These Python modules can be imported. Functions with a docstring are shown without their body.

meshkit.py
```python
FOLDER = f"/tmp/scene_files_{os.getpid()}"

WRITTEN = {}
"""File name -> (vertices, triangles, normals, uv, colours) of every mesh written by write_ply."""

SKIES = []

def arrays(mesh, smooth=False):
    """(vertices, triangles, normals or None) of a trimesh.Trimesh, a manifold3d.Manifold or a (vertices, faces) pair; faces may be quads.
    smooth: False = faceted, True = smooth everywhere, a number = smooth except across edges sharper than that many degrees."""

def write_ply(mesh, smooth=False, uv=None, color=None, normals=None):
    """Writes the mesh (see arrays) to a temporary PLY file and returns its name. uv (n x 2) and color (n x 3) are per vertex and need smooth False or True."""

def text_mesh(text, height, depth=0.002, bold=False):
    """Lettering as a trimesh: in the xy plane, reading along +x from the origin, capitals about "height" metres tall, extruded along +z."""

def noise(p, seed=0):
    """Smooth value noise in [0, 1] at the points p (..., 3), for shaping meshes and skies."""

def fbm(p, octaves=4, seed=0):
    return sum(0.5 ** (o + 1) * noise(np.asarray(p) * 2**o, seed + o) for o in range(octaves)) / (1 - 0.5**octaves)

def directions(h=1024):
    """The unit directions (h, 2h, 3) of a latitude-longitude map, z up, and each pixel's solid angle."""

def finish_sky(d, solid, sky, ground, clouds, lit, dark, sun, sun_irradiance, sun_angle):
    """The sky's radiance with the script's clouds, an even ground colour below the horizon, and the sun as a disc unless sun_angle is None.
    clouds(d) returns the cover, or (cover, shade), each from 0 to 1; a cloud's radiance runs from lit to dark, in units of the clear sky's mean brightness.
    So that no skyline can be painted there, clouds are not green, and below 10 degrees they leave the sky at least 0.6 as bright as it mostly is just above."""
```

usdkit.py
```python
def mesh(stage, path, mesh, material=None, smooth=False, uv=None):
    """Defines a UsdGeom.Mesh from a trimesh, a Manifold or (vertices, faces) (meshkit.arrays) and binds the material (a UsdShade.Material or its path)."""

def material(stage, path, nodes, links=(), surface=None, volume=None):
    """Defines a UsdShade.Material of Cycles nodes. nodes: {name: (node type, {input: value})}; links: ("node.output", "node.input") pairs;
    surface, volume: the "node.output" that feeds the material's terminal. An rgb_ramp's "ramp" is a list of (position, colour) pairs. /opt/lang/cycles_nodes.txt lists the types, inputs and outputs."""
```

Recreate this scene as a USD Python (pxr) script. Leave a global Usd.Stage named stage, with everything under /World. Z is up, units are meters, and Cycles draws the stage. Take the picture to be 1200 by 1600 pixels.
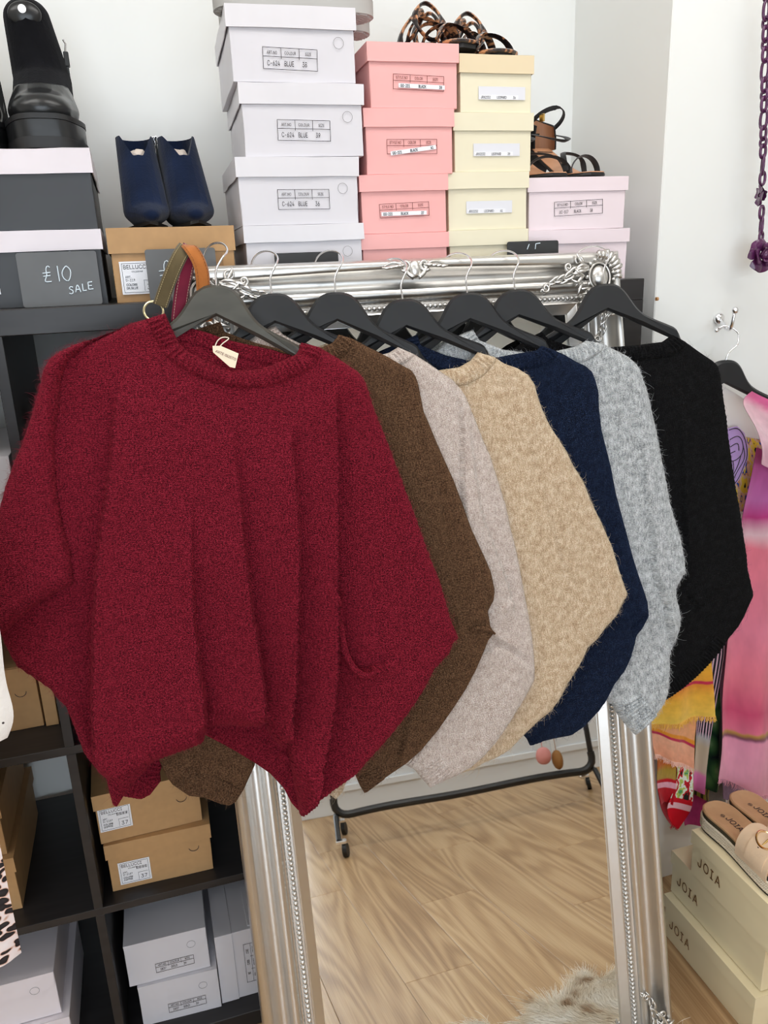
import math, random, numpy as np, trimesh, manifold3d, shapely, usdkit, meshkit
from shapely.geometry import Polygon, LineString, Point
from shapely import affinity
from scipy.spatial import Delaunay
from pxr import Usd, UsdGeom, UsdLux, UsdShade, Sdf, Gf, Vt

stage = Usd.Stage.CreateInMemory()
UsdGeom.SetStageUpAxis(stage, UsdGeom.Tokens.z)
UsdGeom.SetStageMetersPerUnit(stage, 1.0)
UsdGeom.Xform.Define(stage, '/World')
rng = np.random.default_rng(7)
random.seed(7)
PI = math.pi
EYE = 1.51          # camera height; floor is z = 0

# ---------------------------------------------------------------- camera
cam = UsdGeom.Camera.Define(stage, '/World/camera')
right, down, fwd = np.array([[.9542, -.2968, -.0381], [-.1229, -.2727, -.9542], [.2728, .9152, -.2967]])
cm = np.eye(4); cm[0, :3], cm[1, :3], cm[2, :3], cm[3, :3] = right, -down, -fwd, (0, 0, EYE)
cam.AddTransformOp().Set(Gf.Matrix4d(*cm.ravel().tolist()))
cam.CreateHorizontalApertureAttr(24.0); cam.CreateVerticalApertureAttr(32.0)
cam.CreateFocalLengthAttr(24.0 * 1240 / 1200)
cam.CreateFStopAttr(24.8 / 3.2); cam.CreateFocusDistanceAttr(1.22)
cam.CreateClippingRangeAttr(Gf.Vec2f(.05, 100))
cam.CreateExposureAttr(-0.06)

# ---------------------------------------------------------------- light: shop window behind the photographer, ceiling panels, sky outside
def look_at(p, t):
    p, t = np.array(p, float), np.array(t, float)
    z = (p - t) / np.linalg.norm(p - t)
    x = np.cross([0, 0, 1] if abs(z[2]) < .99 else [0, 1, 0], z); x /= np.linalg.norm(x); y = np.cross(z, x)
    m = np.eye(4); m[0, :3], m[1, :3], m[2, :3], m[3, :3] = x, y, z, p
    return Gf.Matrix4d(*m.ravel().tolist())

def rect(name, p, t, w, h, power, color):
    l = UsdLux.RectLight.Define(stage, '/World/' + name)
    l.CreateWidthAttr(w); l.CreateHeightAttr(h); l.CreateIntensityAttr(power); l.CreateColorAttr(Gf.Vec3f(*color))
    l.AddTransformOp().Set(look_at(p, t))

dome = UsdLux.DomeLight.Define(stage, '/World/sky')
dome.CreateIntensityAttr(1.0); dome.CreateColorAttr(Gf.Vec3f(.80, .90, 1.0))
rect('window_daylight', (-.05, -2.42, 1.25), (-.05, 0, 1.2), 2.7, 2.2, 1.6, (.82, .91, 1.0))
for i, (x, y) in enumerate([(-.75, .75), (.75, .75), (-.75, -.9), (1.7, -.5)]):
    rect('ceiling_panel_light' + (f'_{i:03d}' if i else ''), (x, y, 2.66), (x, y, 0), 1.2, .6, 4.8, (1.0, .975, .94))

# ---------------------------------------------------------------- helpers
def srgb(r, g, b):
    c = np.array([r, g, b]) / 255.0
    return tuple(np.where(c <= .04045, c / 12.92, ((c + .055) / 1.055) ** 2.4).tolist())

used = {}
def path_for(name, parent):
    base = (str(parent.GetPath()) if parent is not None else '/World') + '/' + name
    n = used.get(base, -1) + 1; used[base] = n
    return base if n == 0 else f'{base}_{n:03d}'

def tag(p, label=None, cat=None, group=None, kind=None):
    for k, v in (('label', label), ('category', cat), ('group', group), ('kind', kind)):
        if v: p.SetCustomDataByKey(k, v)
    return p

def thing(name, label, cat, loc=(0, 0, 0), rz=0.0, group=None, rx=0.0, ry=0.0):
    x = UsdGeom.Xform.Define(stage, path_for(name, None))
    x.AddTranslateOp().Set(Gf.Vec3d(*map(float, loc)))
    x.AddRotateXYZOp().Set(Gf.Vec3f(math.degrees(rx), math.degrees(ry), math.degrees(rz)))
    return tag(x.GetPrim(), label, cat, group)

def obj(name, mesh, mat, parent=None, smooth=30, uv=None, label=None, cat=None, group=None, kind=None):
    if isinstance(mesh, list): mesh = join(mesh)
    m = usdkit.mesh(stage, path_for(name, parent), mesh, mat, smooth=smooth, uv=uv)
    return tag(m.GetPrim(), label, cat, group, kind)

def struct(name, mesh, mat, smooth=30, parent=None):
    return obj(name, mesh, mat, parent, smooth, kind='structure' if parent is None else None)

def join(ms):
    ms = [as_tm(m) for m in ms]
    return trimesh.util.concatenate(ms)

def as_tm(m):
    if isinstance(m, trimesh.Trimesh): return m
    v, f, _ = meshkit.arrays(m)
    return trimesh.Trimesh(v, f, process=False)

def box(x0, x1, y0, y1, z0, z1, bevel=0.0):
    if bevel <= 0:
        b = trimesh.creation.box([x1 - x0, y1 - y0, z1 - z0]); b.apply_translation([(x0 + x1) / 2, (y0 + y1) / 2, (z0 + z1) / 2]); return b
    pts = []
    for i in range(3):
        e = [bevel] * 3; e[i] = 0
        for sx in (0, 1):
            for sy in (0, 1):
                for sz in (0, 1):
                    pts.append([(x0 + e[0], x1 - e[0])[sx], (y0 + e[1], y1 - e[1])[sy], (z0 + e[2], z1 - e[2])[sz]])
    return trimesh.convex.convex_hull(np.array(pts))

def tube(pts, r, n=8, closed=False, flat=None):
    """round (or, with flat=(normal, ratio), flattened) tube along pts; r a number or one per point"""
    pts = np.asarray(pts, float); k = len(pts); r = np.broadcast_to(np.asarray(r, float), (k,))
    if closed: t = np.roll(pts, -1, 0) - np.roll(pts, 1, 0)
    else: t = np.gradient(pts, axis=0)
    t /= np.maximum(np.linalg.norm(t, axis=1, keepdims=True), 1e-12)
    a = np.array(flat[0], float) if flat else (np.array([0, 0, 1.]) if abs(t[0][2]) < .9 else np.array([1., 0, 0]))
    V = []
    for i in range(k):
        u = a - t[i] * (a @ t[i])
        if np.linalg.norm(u) < 1e-6: u = np.cross(t[i], [1, 0, 0])
        u /= np.linalg.norm(u); w = np.cross(t[i], u)
        if not flat: a = u
        th = np.arange(n) * 2 * PI / n
        V.append(pts[i] + r[i] * ((flat[1] if flat else 1) * np.cos(th)[:, None] * u + np.sin(th)[:, None] * w))
    V = np.vstack(V); F = []
    for i in range(k if closed else k - 1):
        j = (i + 1) % k
        for q in range(n):
            a0, b0, c0, d0 = i * n + q, i * n + (q + 1) % n, j * n + (q + 1) % n, j * n + q
            F += [[a0, b0, c0], [a0, c0, d0]]
    if not closed:
        V = np.vstack([V, pts[:1], pts[-1:]]); m = len(V)
        for q in range(n):
            F += [[m - 2, (q + 1) % n, q], [m - 1, (k - 1) * n + q, (k - 1) * n + (q + 1) % n]]
    return trimesh.Trimesh(V, F, process=False)

def spline(pts, n=24, closed=False):
    from scipy.interpolate import CubicSpline
    p = np.asarray(pts, float)
    if closed: p = np.vstack([p, p[:1]])
    d = np.concatenate([[0], np.cumsum(np.linalg.norm(np.diff(p, axis=0), axis=1))])
    s = CubicSpline(d, p, bc_type='periodic' if closed else 'natural')
    return s(np.linspace(0, d[-1], n, endpoint=not closed))

def extrude(poly, h):
    return trimesh.util.concatenate([trimesh.creation.extrude_polygon(g, h, engine='earcut') for g in getattr(poly, 'geoms', [poly])])

def loft(secs, cap=True):
    """secs: list of (n,3) rings"""
    secs = [np.asarray(s, float) for s in secs]; n = len(secs[0]); V = np.vstack(secs); F = []
    for i in range(len(secs) - 1):
        for q in range(n):
            a, b, c, d = i * n + q, i * n + (q + 1) % n, (i + 1) * n + (q + 1) % n, (i + 1) * n + q
            F += [[a, b, c], [a, c, d]]
    if cap:
        V = np.vstack([V, secs[0].mean(0), secs[-1].mean(0)]); m = len(V); k = len(secs) - 1
        for q in range(n): F += [[m - 2, (q + 1) % n, q], [m - 1, k * n + q, k * n + (q + 1) % n]]
    t = trimesh.Trimesh(V, F, process=False)
    if t.volume < 0: t.invert()
    return t

def xf(m, R=None, t=None):
    m = m.copy(); T = np.eye(4)
    if R is not None: T[:3, :3] = R
    if t is not None: T[:3, 3] = t
    m.apply_transform(T); return m

def rotz(a): return np.array([[math.cos(a), -math.sin(a), 0], [math.sin(a), math.cos(a), 0], [0, 0, 1.]])
def rotx(a): return np.array([[1., 0, 0], [0, math.cos(a), -math.sin(a)], [0, math.sin(a), math.cos(a)]])
def roty(a): return np.array([[math.cos(a), 0, math.sin(a)], [0, 1., 0], [-math.sin(a), 0, math.cos(a)]])
FRONT = np.array([[1., 0, 0], [0, 0, -1], [0, 1, 0]])          # xy-plane lettering -> stands upright, reads from the front (-y)

def text(s, h, depth=.0004, bold=False, center=False, wide=1.0):
    m = meshkit.text_mesh(s, h, depth, bold)
    if wide != 1: m.apply_scale([wide, 1, 1])
    if center: m.apply_translation([-(m.bounds[0][0] + m.bounds[1][0]) / 2, 0, 0])
    return m

def smooth_union(parts, edge, it=8):
    m = parts[0]
    for p in parts[1:]: m = m + p
    m = m.refine_to_length(edge); t = as_tm(m); t.merge_vertices()
    trimesh.smoothing.filter_taubin(t, lamb=.5, nu=.53, iterations=it)
    return t

def ball(c, r):
    r = np.broadcast_to(np.asarray(r, float), (3,))
    return manifold3d.Manifold.sphere(1.0, 20).scale(r.tolist()).translate(list(map(float, c)))

def hull(*bs): return manifold3d.Manifold.batch_hull(list(bs))

# ---------------------------------------------------------------- materials
LOOKS = '/World/Looks/'
def mat(name, nodes, links, surface='p.BSDF', volume=None):
    return usdkit.material(stage, LOOKS + name, nodes, links, surface=surface, volume=volume)

def plain(name, col, rough=.5, metal=0.0, spec=.5, bump=0.0, bscale=300, vary=.0, vscale=20, coat=0.0, sheen=0.0, stretch=(1, 1, 1), extra=None):
    n = {'p': ('principled_bsdf', dict(base_color=col, roughness=rough, metallic=metal, specular_ior_level=spec, coat_weight=coat, sheen_weight=sheen, **(extra or {})))}
    L = []
    if bump or vary:
        n['t'] = ('texture_coordinate', {}); n['m'] = ('mapping', dict(scale=stretch)); L.append(('t.object', 'm.vector'))
    if vary:
        n['v'] = ('noise_texture', dict(scale=vscale, detail=4)); L.append(('m.vector', 'v.vector'))
        c = np.array(col); n['r'] = ('rgb_ramp', dict(ramp=[(.3, tuple(np.clip(c * (1 - vary), 0, 1))), (.7, tuple(np.clip(c * (1 + vary), 0, 1)))]))
        L += [('v.fac', 'r.fac'), ('r.color', 'p.base_color')]
    if bump:
        n['b'] = ('noise_texture', dict(scale=bscale, detail=3)); n['u'] = ('bump', dict(strength=bump, distance=.001))
        L += [('m.vector', 'b.vector'), ('b.fac', 'u.height'), ('u.normal', 'p.normal')]
    return mat(name, n, L)

M = {}
M['wall'] = plain('wall_paint', srgb(238, 239, 236), .6, bump=.15, bscale=60, vary=.012, vscale=2.5)
M['ceiling'] = plain('ceiling_paint', srgb(240, 240, 238), .8)
M['black_ash'] = plain('black_brown_veneer', srgb(35, 33, 34), .42, bump=.25, bscale=90, vary=.25, vscale=60, stretch=(.15, 1, 1))
M['white_card'] = plain('white_box_card', srgb(217, 214, 219), .45, bump=.12, bscale=40, vary=.015, vscale=12)
M['white_lid'] = plain('white_lid_card', srgb(222, 219, 223), .42, bump=.3, bscale=25, vary=.02, vscale=18, stretch=(1, 1, .2))
M['lilac_card'] = plain('pale_lid_card', srgb(228, 220, 225), .45, bump=.15, bscale=30, vary=.02, vscale=14)
M['pink_card'] = plain('pink_box_card', srgb(243, 178, 175), .5, bump=.1, bscale=30, vary=.03, vscale=8)
M['cream_card'] = plain('cream_box_card', srgb(235, 227, 200), .33, bump=.12, bscale=30, vary=.02, vscale=8)
M['palepink_card'] = plain('pale_pink_box_card', srgb(236, 220, 225), .36, bump=.12, bscale=30, vary=.015, vscale=9)
M['dark_card'] = plain('charcoal_box_card', srgb(45, 46, 49), .42, bump=.35, bscale=18, vary=.12, vscale=9, stretch=(.3, 1, 1.6))
M['kraft'] = plain('kraft_card', srgb(186, 145, 98), .6, bump=.15, bscale=80, vary=.05, vscale=60)
M['joia_card'] = plain('cream_gold_card', srgb(246, 232, 194), .38, bump=.1, bscale=40, vary=.02, vscale=6)
M['ink'] = plain('printing_ink', srgb(52, 48, 52), .6)
M['red_ink'] = plain('brown_ink', srgb(120, 62, 58), .6)
M['bronze_ink'] = plain('bronze_foil', srgb(150, 112, 70), .35, metal=.6)
M['sticker'] = plain('white_sticker', srgb(238, 238, 242), .4)
M['grey_sticker'] = plain('pale_grey_sticker', srgb(226, 226, 232), .4)
M['slate'] = plain('chalk_card', srgb(102, 104, 106), .7, vary=.06, vscale=20)
M['slate_dark'] = plain('dark_chalk_card', srgb(46, 47, 48), .6, vary=.06, vscale=20)
M['chalk'] = plain('chalk_ink', srgb(214, 226, 234), .8)
M['chrome'] = plain('chrome_wire', (.86, .86, .88), .12, metal=1)
M['gold'] = plain('gold_metal', srgb(226, 196, 132), .2, metal=1)
M['hanger'] = plain('black_painted_wood', srgb(33, 34, 36), .42, spec=.35, bump=.08, bscale=200, vary=.1, vscale=30)
M['hanger_worn'] = plain('worn_black_wood', srgb(66, 65, 58), .4, bump=.3, bscale=90, vary=.2, vscale=60, stretch=(.4, 1, 1))
M['dark_gap'] = plain('seam_shadow_gap', srgb(24, 24, 25), .6)
M['silver'] = mat('antique_silver', {
    't': ('texture_coordinate', {}), 'm': ('mapping', dict(scale=(4, 4, 4))), 'n': ('noise_texture', dict(scale=9, detail=3)),
    'r': ('rgb_ramp', dict(ramp=[(.3, (.68, .665, .64)), (.7, (.70, .685, .66))])), 'g': ('geometry', {}),
    'pr': ('rgb_ramp', dict(ramp=[(.44, (.16, .15, .13)), (.5, (1, 1, 1))])), 'x': ('mix', dict(mix_type='multiply', fac=1.0)),
    'b': ('bump', dict(strength=.015, distance=.001)),
    'p': ('principled_bsdf', dict(metallic=1.0, roughness=.33))},
    [('t.object', 'm.vector'), ('m.vector', 'n.vector'), ('n.fac', 'r.fac'), ('g.pointiness', 'pr.fac'), ('r.color', 'x.color1'), ('pr.color', 'x.color2'),
     ('r.color', 'p.base_color'), ('n.fac', 'b.height'), ('b.normal', 'p.normal')])
M['mirror'] = mat('mirror_silvering', {'p': ('glossy_bsdf', dict(color=(.90, .92, .91), roughness=0.0))}, [])
# ---------------------------------------------------------------- setting
def plank_mat(name, tint):
    a, b, c = [tuple(np.clip(np.array(srgb(*k)) * tint, 0, 1)) for k in ((156, 122, 86), (190, 156, 116), (212, 181, 140))]
    return mat(name, {
        'g': ('geometry', {}), 'o': ('object_info', {}), 'sc': ('vector_math', dict(math_type='scale', scale=37.0)), 'cx': ('combine_xyz', {}),
        'ad': ('vector_math', dict(math_type='add')), 'm1': ('mapping', dict(scale=(7.5, .7, 1))), 'n1': ('noise_texture', dict(scale=1.0, detail=1.2, roughness=.35, distortion=.5)),
        'mu': ('math', dict(math_type='multiply', value2=60.0)), 'si': ('math', dict(math_type='sine')), 'mr': ('map_range', dict(from_min=-1, from_max=1)),
        'm2': ('mapping', dict(scale=(260, 5, 1))), 'n2': ('noise_texture', dict(scale=1.0, detail=3)), 'm3': ('mapping', dict(scale=(5, 1.2, 1))), 'n3': ('noise_texture', dict(scale=1.0, detail=2)),
        'mx': ('mix_float', dict(fac=.66)), 'my': ('mix_float', dict(fac=.45)), 'r': ('rgb_ramp', dict(ramp=[(.30, a), (.5, b), (.70, c)])),
        'b': ('bump', dict(strength=.12, distance=.0006)), 'p': ('principled_bsdf', dict(roughness=.36, specular_ior_level=.35))},
        [('o.random', 'cx.x'), ('o.random', 'cx.y'), ('cx.vector', 'sc.vector1'), ('g.position', 'ad.vector1'), ('sc.vector', 'ad.vector2'),
         ('ad.vector', 'm1.vector'), ('m1.vector', 'n1.vector'), ('n1.fac', 'mu.value1'), ('mu.value', 'si.value1'), ('si.value', 'mr.value'),
         ('ad.vector', 'm2.vector'), ('m2.vector', 'n2.vector'), ('ad.vector', 'm3.vector'), ('m3.vector', 'n3.vector'),
         ('mr.result', 'mx.a'), ('n2.fac', 'mx.b'), ('mx.result', 'my.a'), ('n3.fac', 'my.b'), ('my.result', 'r.fac'), ('r.color', 'p.base_color'),
         ('mx.result', 'b.height'), ('b.normal', 'p.normal')])
WOOD = [plank_mat('oak_plank_a', 1.0), plank_mat('oak_plank_b', .975), plank_mat('oak_plank_c', 1.02)]
floor = struct('floor', box(-2.3, 2.8, -2.4, 1.9, -.06, -.012), plain('subfloor', srgb(90, 70, 50), .8))
PW, PL = .19, 1.25
k = 0
for i in range(-12, 15):
    off = (i * .47) % PL
    y = -2.4 - off
    while y < 1.9:
        a, b = max(y, -2.4), min(y + PL, 1.9)
        if b - a > .03:
            x0 = .075 + i * PW
            obj('plank', box(x0 + .0004, x0 + PW - .0004, a + .0004, b - .0004, -.012, 0, .0012), WOOD[(k * 7 + i) % 3], floor, smooth=False); k += 1
        y += PL
struct('wall_back', box(-2.3, 1.1, 1.72, 1.82, 0, 2.7), M['wall'])
struct('wall_right', box(.983, 2.8, 1.38, 1.9, 0, 2.7, .002), M['wall'], smooth=False)
struct('wall_left', box(-2.4, -2.3, -2.4, 1.9, 0, 2.7), M['wall'])
struct('wall_side', box(2.7, 2.8, -2.4, 1.5, 0, 2.7), M['wall'])
struct('ceiling', box(-2.4, 2.8, -2.5, 1.9, 2.7, 2.8), M['ceiling'])
struct('wall_front', [box(-2.4, -1.4, -2.4, -2.3, 0, 2.7), box(1.3, 2.8, -2.4, -2.3, 0, 2.7), box(-1.4, 1.3, -2.4, -2.3, 2.35, 2.7), box(-1.4, 1.3, -2.4, -2.3, 0, .12)], M['wall'])
wn = struct('window_1', [box(-1.4, -1.34, -2.38, -2.32, .12, 2.35, .004), box(1.24, 1.3, -2.38, -2.32, .12, 2.35, .004), box(-1.34, 1.24, -2.38, -2.32, .12, .18, .004), box(-1.34, 1.24, -2.38, -2.32, 2.29, 2.35, .004), box(-.08, -.02, -2.38, -2.32, .18, 2.29, .004)],
            plain('window_frame_paint', srgb(235, 236, 238), .4), smooth=False)
GLASS = mat('window_glass', {'t': ('transparent_bsdf', {}), 'g': ('glossy_bsdf', dict(roughness=0.0)), 'f': ('fresnel', dict(IOR=1.45)), 'x': ('mix_closure', {})},
            [('f.fac', 'x.fac'), ('t.BSDF', 'x.closure1'), ('g.BSDF', 'x.closure2')], surface='x.closure')
obj('pane', box(-1.34, -.08, -2.354, -2.348, .18, 2.29), GLASS, wn); obj('pane', box(-.02, 1.24, -2.354, -2.348, .18, 2.29), GLASS, wn)
for i, (x0, x1, y0, y1) in enumerate([(1.3, 2.7, -2.3, -2.285), (-2.3, -1.4, -2.3, -2.285)]):
    struct('baseboard_front' if i == 0 else 'baseboard_front_left', box(x0, x1, y0, y1, 0, .1, .003), M['white_card'], smooth=False)
for i, (x0, x1, z0, z1) in enumerate([(1.4, 1.98, .16, .62), (2.04, 2.62, .16, .62), (1.34, 2.66, .68, .72)]):
    struct(f'trim_{i + 1}', [box(x0, x1, -2.3, -2.288, z0, z0 + .02, .003), box(x0, x1, -2.3, -2.288, z1 - .02, z1, .003), box(x0, x0 + .02, -2.3, -2.288, z0, z1, .003), box(x1 - .02, x1, -2.3, -2.288, z0, z1, .003)], M['white_card'], smooth=False)
obj('wall_plug', xf(trimesh.creation.cylinder(.0035, .004, sections=16), roty(PI / 2), (.9815, 1.372, EYE - .083)), plain('orange_plug', srgb(190, 140, 90), .5), label='small orange wall plug in the edge of the white return wall', cat='wall plug')

# ---------------------------------------------------------------- cube shelf
def make_shelf():
    t = thing('cube_shelf', 'black-brown open cube shelf unit filled with shoeboxes', 'shelf')
    Y0, Y1, TOP = 1.31, 1.70, EYE - .041
    xd = [-.195, .16, .515]; L0, L1, R0, R1 = -.588, -.55, .868, .908
    zd = [.376, .725, 1.074]
    obj('top_board', box(L0, R1, Y0, Y1, TOP - .038, TOP, .0012), M['black_ash'], t, False)
    obj('base_board', box(L0, R1, Y0, Y1, 0, .038, .0012), M['black_ash'], t, False)
    obj('side_panel', box(L0, L1, Y0, Y1, .038, TOP - .038, .0008), M['black_ash'], t, False)
    obj('side_panel', box(R0, R1, Y0, Y1, .038, TOP - .038, .0008), M['black_ash'], t, False)
    for z in zd: obj('shelf_board', box(L1, R0, Y0 + .002, Y1, z - .008, z + .008, .0006), M['black_ash'], t, False)
    zz = [.038] + zd + [TOP - .038]
    for i in range(4):
        for x in xd: obj('divider', box(x - .008, x + .008, Y0 + .002, Y1, zz[i] + (.008 if i else 0), zz[i + 1] - (.008 if i < 3 else 0), .0006), M['black_ash'], t, False)
make_shelf()

# ---------------------------------------------------------------- leaning mirror (local frame: u right, v down the slope, n out of the glass)
PHI = math.radians(12.26); MW, ML = .7786, 1.557
MTL = np.array([.0631, 1.29, EYE + .0115])
MU = np.array([1., 0, 0]); MV = np.array([0, -math.sin(PHI), -math.cos(PHI)]); MN = np.array([0, -math.cos(PHI), math.sin(PHI)])
def mf(p):
    p = np.asarray(p, float); return MTL + p[..., :1] * MU + p[..., 1:2] * MV + p[..., 2:3] * MN
def mfm(m):
    m = m.copy(); m.vertices = mf(m.vertices); m.invert() if np.dot(np.cross(MU, MV), MN) < 0 else None
    return m
def make_mirror():
    t = thing('floor_mirror', 'tall silver ornate framed mirror leaning on the cube shelf', 'mirror')
    prof = np.array([(0, -.036), (0, -.012), (.002, -.006), (.006, -.001), (.010, .001), (.014, .0), (.0175, -.003), (.019, -.0065), (.0215, -.012), (.025, -.0175), (.030, -.0215), (.036, -.0232), (.042, -.0222), (.0465, -.018), (.0495, -.0085),
                     (.051, -.005), (.0545, -.0035), (.058, -.0035), (.062, -.0055), (.065, -.010), (.066, -.014), (.069, -.015), (.071, -.0175), (.085, -.0175), (.0855, -.014), (.088, -.013), (.090, -.0145), (.1045, -.0205), (.105, -.023), (.105, -.030), (.06, -.036)])
    def ring(d):
        return np.array([[d, d], [MW - d, d], [MW - d, ML - d * .78], [d, ML - d * .78]])
    names = ['top', 'right', 'bottom', 'left']
    for s in range(4):
        NS = 24 if s in (0, 2) else 2
        secs = []
        for q in np.linspace(0, 1, NS + 1):
            rr = []
            for d, n in prof:
                A = ring(d); p = A[s] * (1 - q) + A[(s + 1) % 4] * q
                dd = 0
                if s in (0, 2) and .012 < d < .024:       # the crest of the outer ridge sweeps towards the middle ornament
                    dd = .006 * (math.cos((q - .5) * 2 * PI * 1.0) * -.5 + .5) * (1 if s == 0 else -1)
                rr.append([p[0], p[1] + dd, n])
            secs.append(np.array(rr))
        n = len(prof); V = np.vstack(secs); F = []
        for i in range(NS):
            for q in range(n):
                a, b, c, d = i * n + q, i * n + (q + 1) % n, (i + 1) * n + (q + 1) % n, (i + 1) * n + q
                F += [[a, b, c], [a, c, d]]
        m = trimesh.Trimesh(V, F, process=False); m.vertices = mf(m.vertices)
        m.fix_normals() if m.is_watertight else None
        obj('frame_rail', m, M['silver'], t, 35)
    gl = box(.1, MW - .1, .1, ML - .075, -.0285, -.0245); gl.vertices = mf(gl.vertices); gl.fix_normals()
    obj('mirror_glass', gl, M['mirror'], t, False)
    bk = box(.02, MW - .02, .02, ML - .02, -.0365, -.031); bk.vertices = mf(bk.vertices); bk.fix_normals()
    obj('backing_board', bk, M['dark_card'], t, False)
    pitch, d = .0088, .078
    ico = trimesh.creation.icosphere(1, .0043); beads = []
    for (a, b) in ((ring(d)[0], ring(d)[1]), (ring(d)[1], ring(d)[2]), (ring(d)[2], ring(d)[3]), (ring(d)[3], ring(d)[0])):
        k = int(np.linalg.norm(b - a) / pitch)
        for i in range(k):
            p = a + (b - a) * i / k; beads.append(xf(ico, None, [p[0], p[1], -.0155]))
    bm = join(beads); bm.vertices = mf(bm.vertices); bm.fix_normals()
    obj('bead_moulding', bm, M['silver'], t, True, kind='stuff')
    # carved corners
    def leaf(p, ang, ln, w, curl, h0, h1):
        ln *= 1.2; w *= 1.25; h1 += .002
        q = np.linspace(0, 1, 9); a = ang + curl * q ** 1.4
        xy = np.array(p) + np.concatenate([[[0, 0]], np.cumsum(np.stack([np.cos(a), np.sin(a)], 1)[1:] * ln / 8, 0)])
        r = w * (.35 + 1.1 * np.sin(PI * np.clip(q * .9 + .08, 0, 1))) * .62
        r[-1] *= 1.5
        pts = np.column_stack([xy, h0 + (h1 - h0) * np.sin(PI * q * .8)])
        return tube(pts, r, 6, flat=((0, 0, 1), .9))
    def scroll(p, ang, r0, turns, w, h):
        q = np.linspace(0, 1, 22); rr = r0 * (1 - .8 * q); a = ang + turns * 2 * PI * q
        pts = np.column_stack([p[0] + rr * np.cos(a), p[1] + rr * np.sin(a), np.full(22, h)])
        return tube(pts, w * (1 - .4 * q), 6)
    def corner():
        rs = np.random.default_rng(3); ms = []
        b = trimesh.creation.icosphere(3, 1.0); b.apply_scale([.0165, .020, .011]); b.apply_translation([.046, .046, -.003]); ms.append(b)
        ms.append(tube(np.array([[.046 + .0205 * math.cos(a), .046 + .024 * math.sin(a), -.001] for a in np.linspace(0, 2 * PI, 40, endpoint=False)]), .0022, 6, closed=True))
        for a in np.linspace(0, 2 * PI, 15, endpoint=False):
            s = trimesh.creation.icosphere(1, .0036); s.apply_translation([.046 + .0265 * math.cos(a), .046 + .030 * math.sin(a), .0015]); ms.append(s)
        for i, a in enumerate(np.linspace(PI * .99, PI * 1.51, 9)):      # shell flutes towards the outer corner
            rr = .011 if abs(i - 4) > 2 else .016
            q = np.linspace(0, 1, 7); c0 = np.array([.046 + .027 * math.cos(a), .046 + .03 * math.sin(a)])
            pts = np.column_stack([c0[0] + rr * q * math.cos(a), c0[1] + rr * q * math.sin(a), .0005 + .006 * np.sin(PI * q * .85)])
            ms.append(tube(pts, q * .0022 + .0028, 7))
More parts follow.
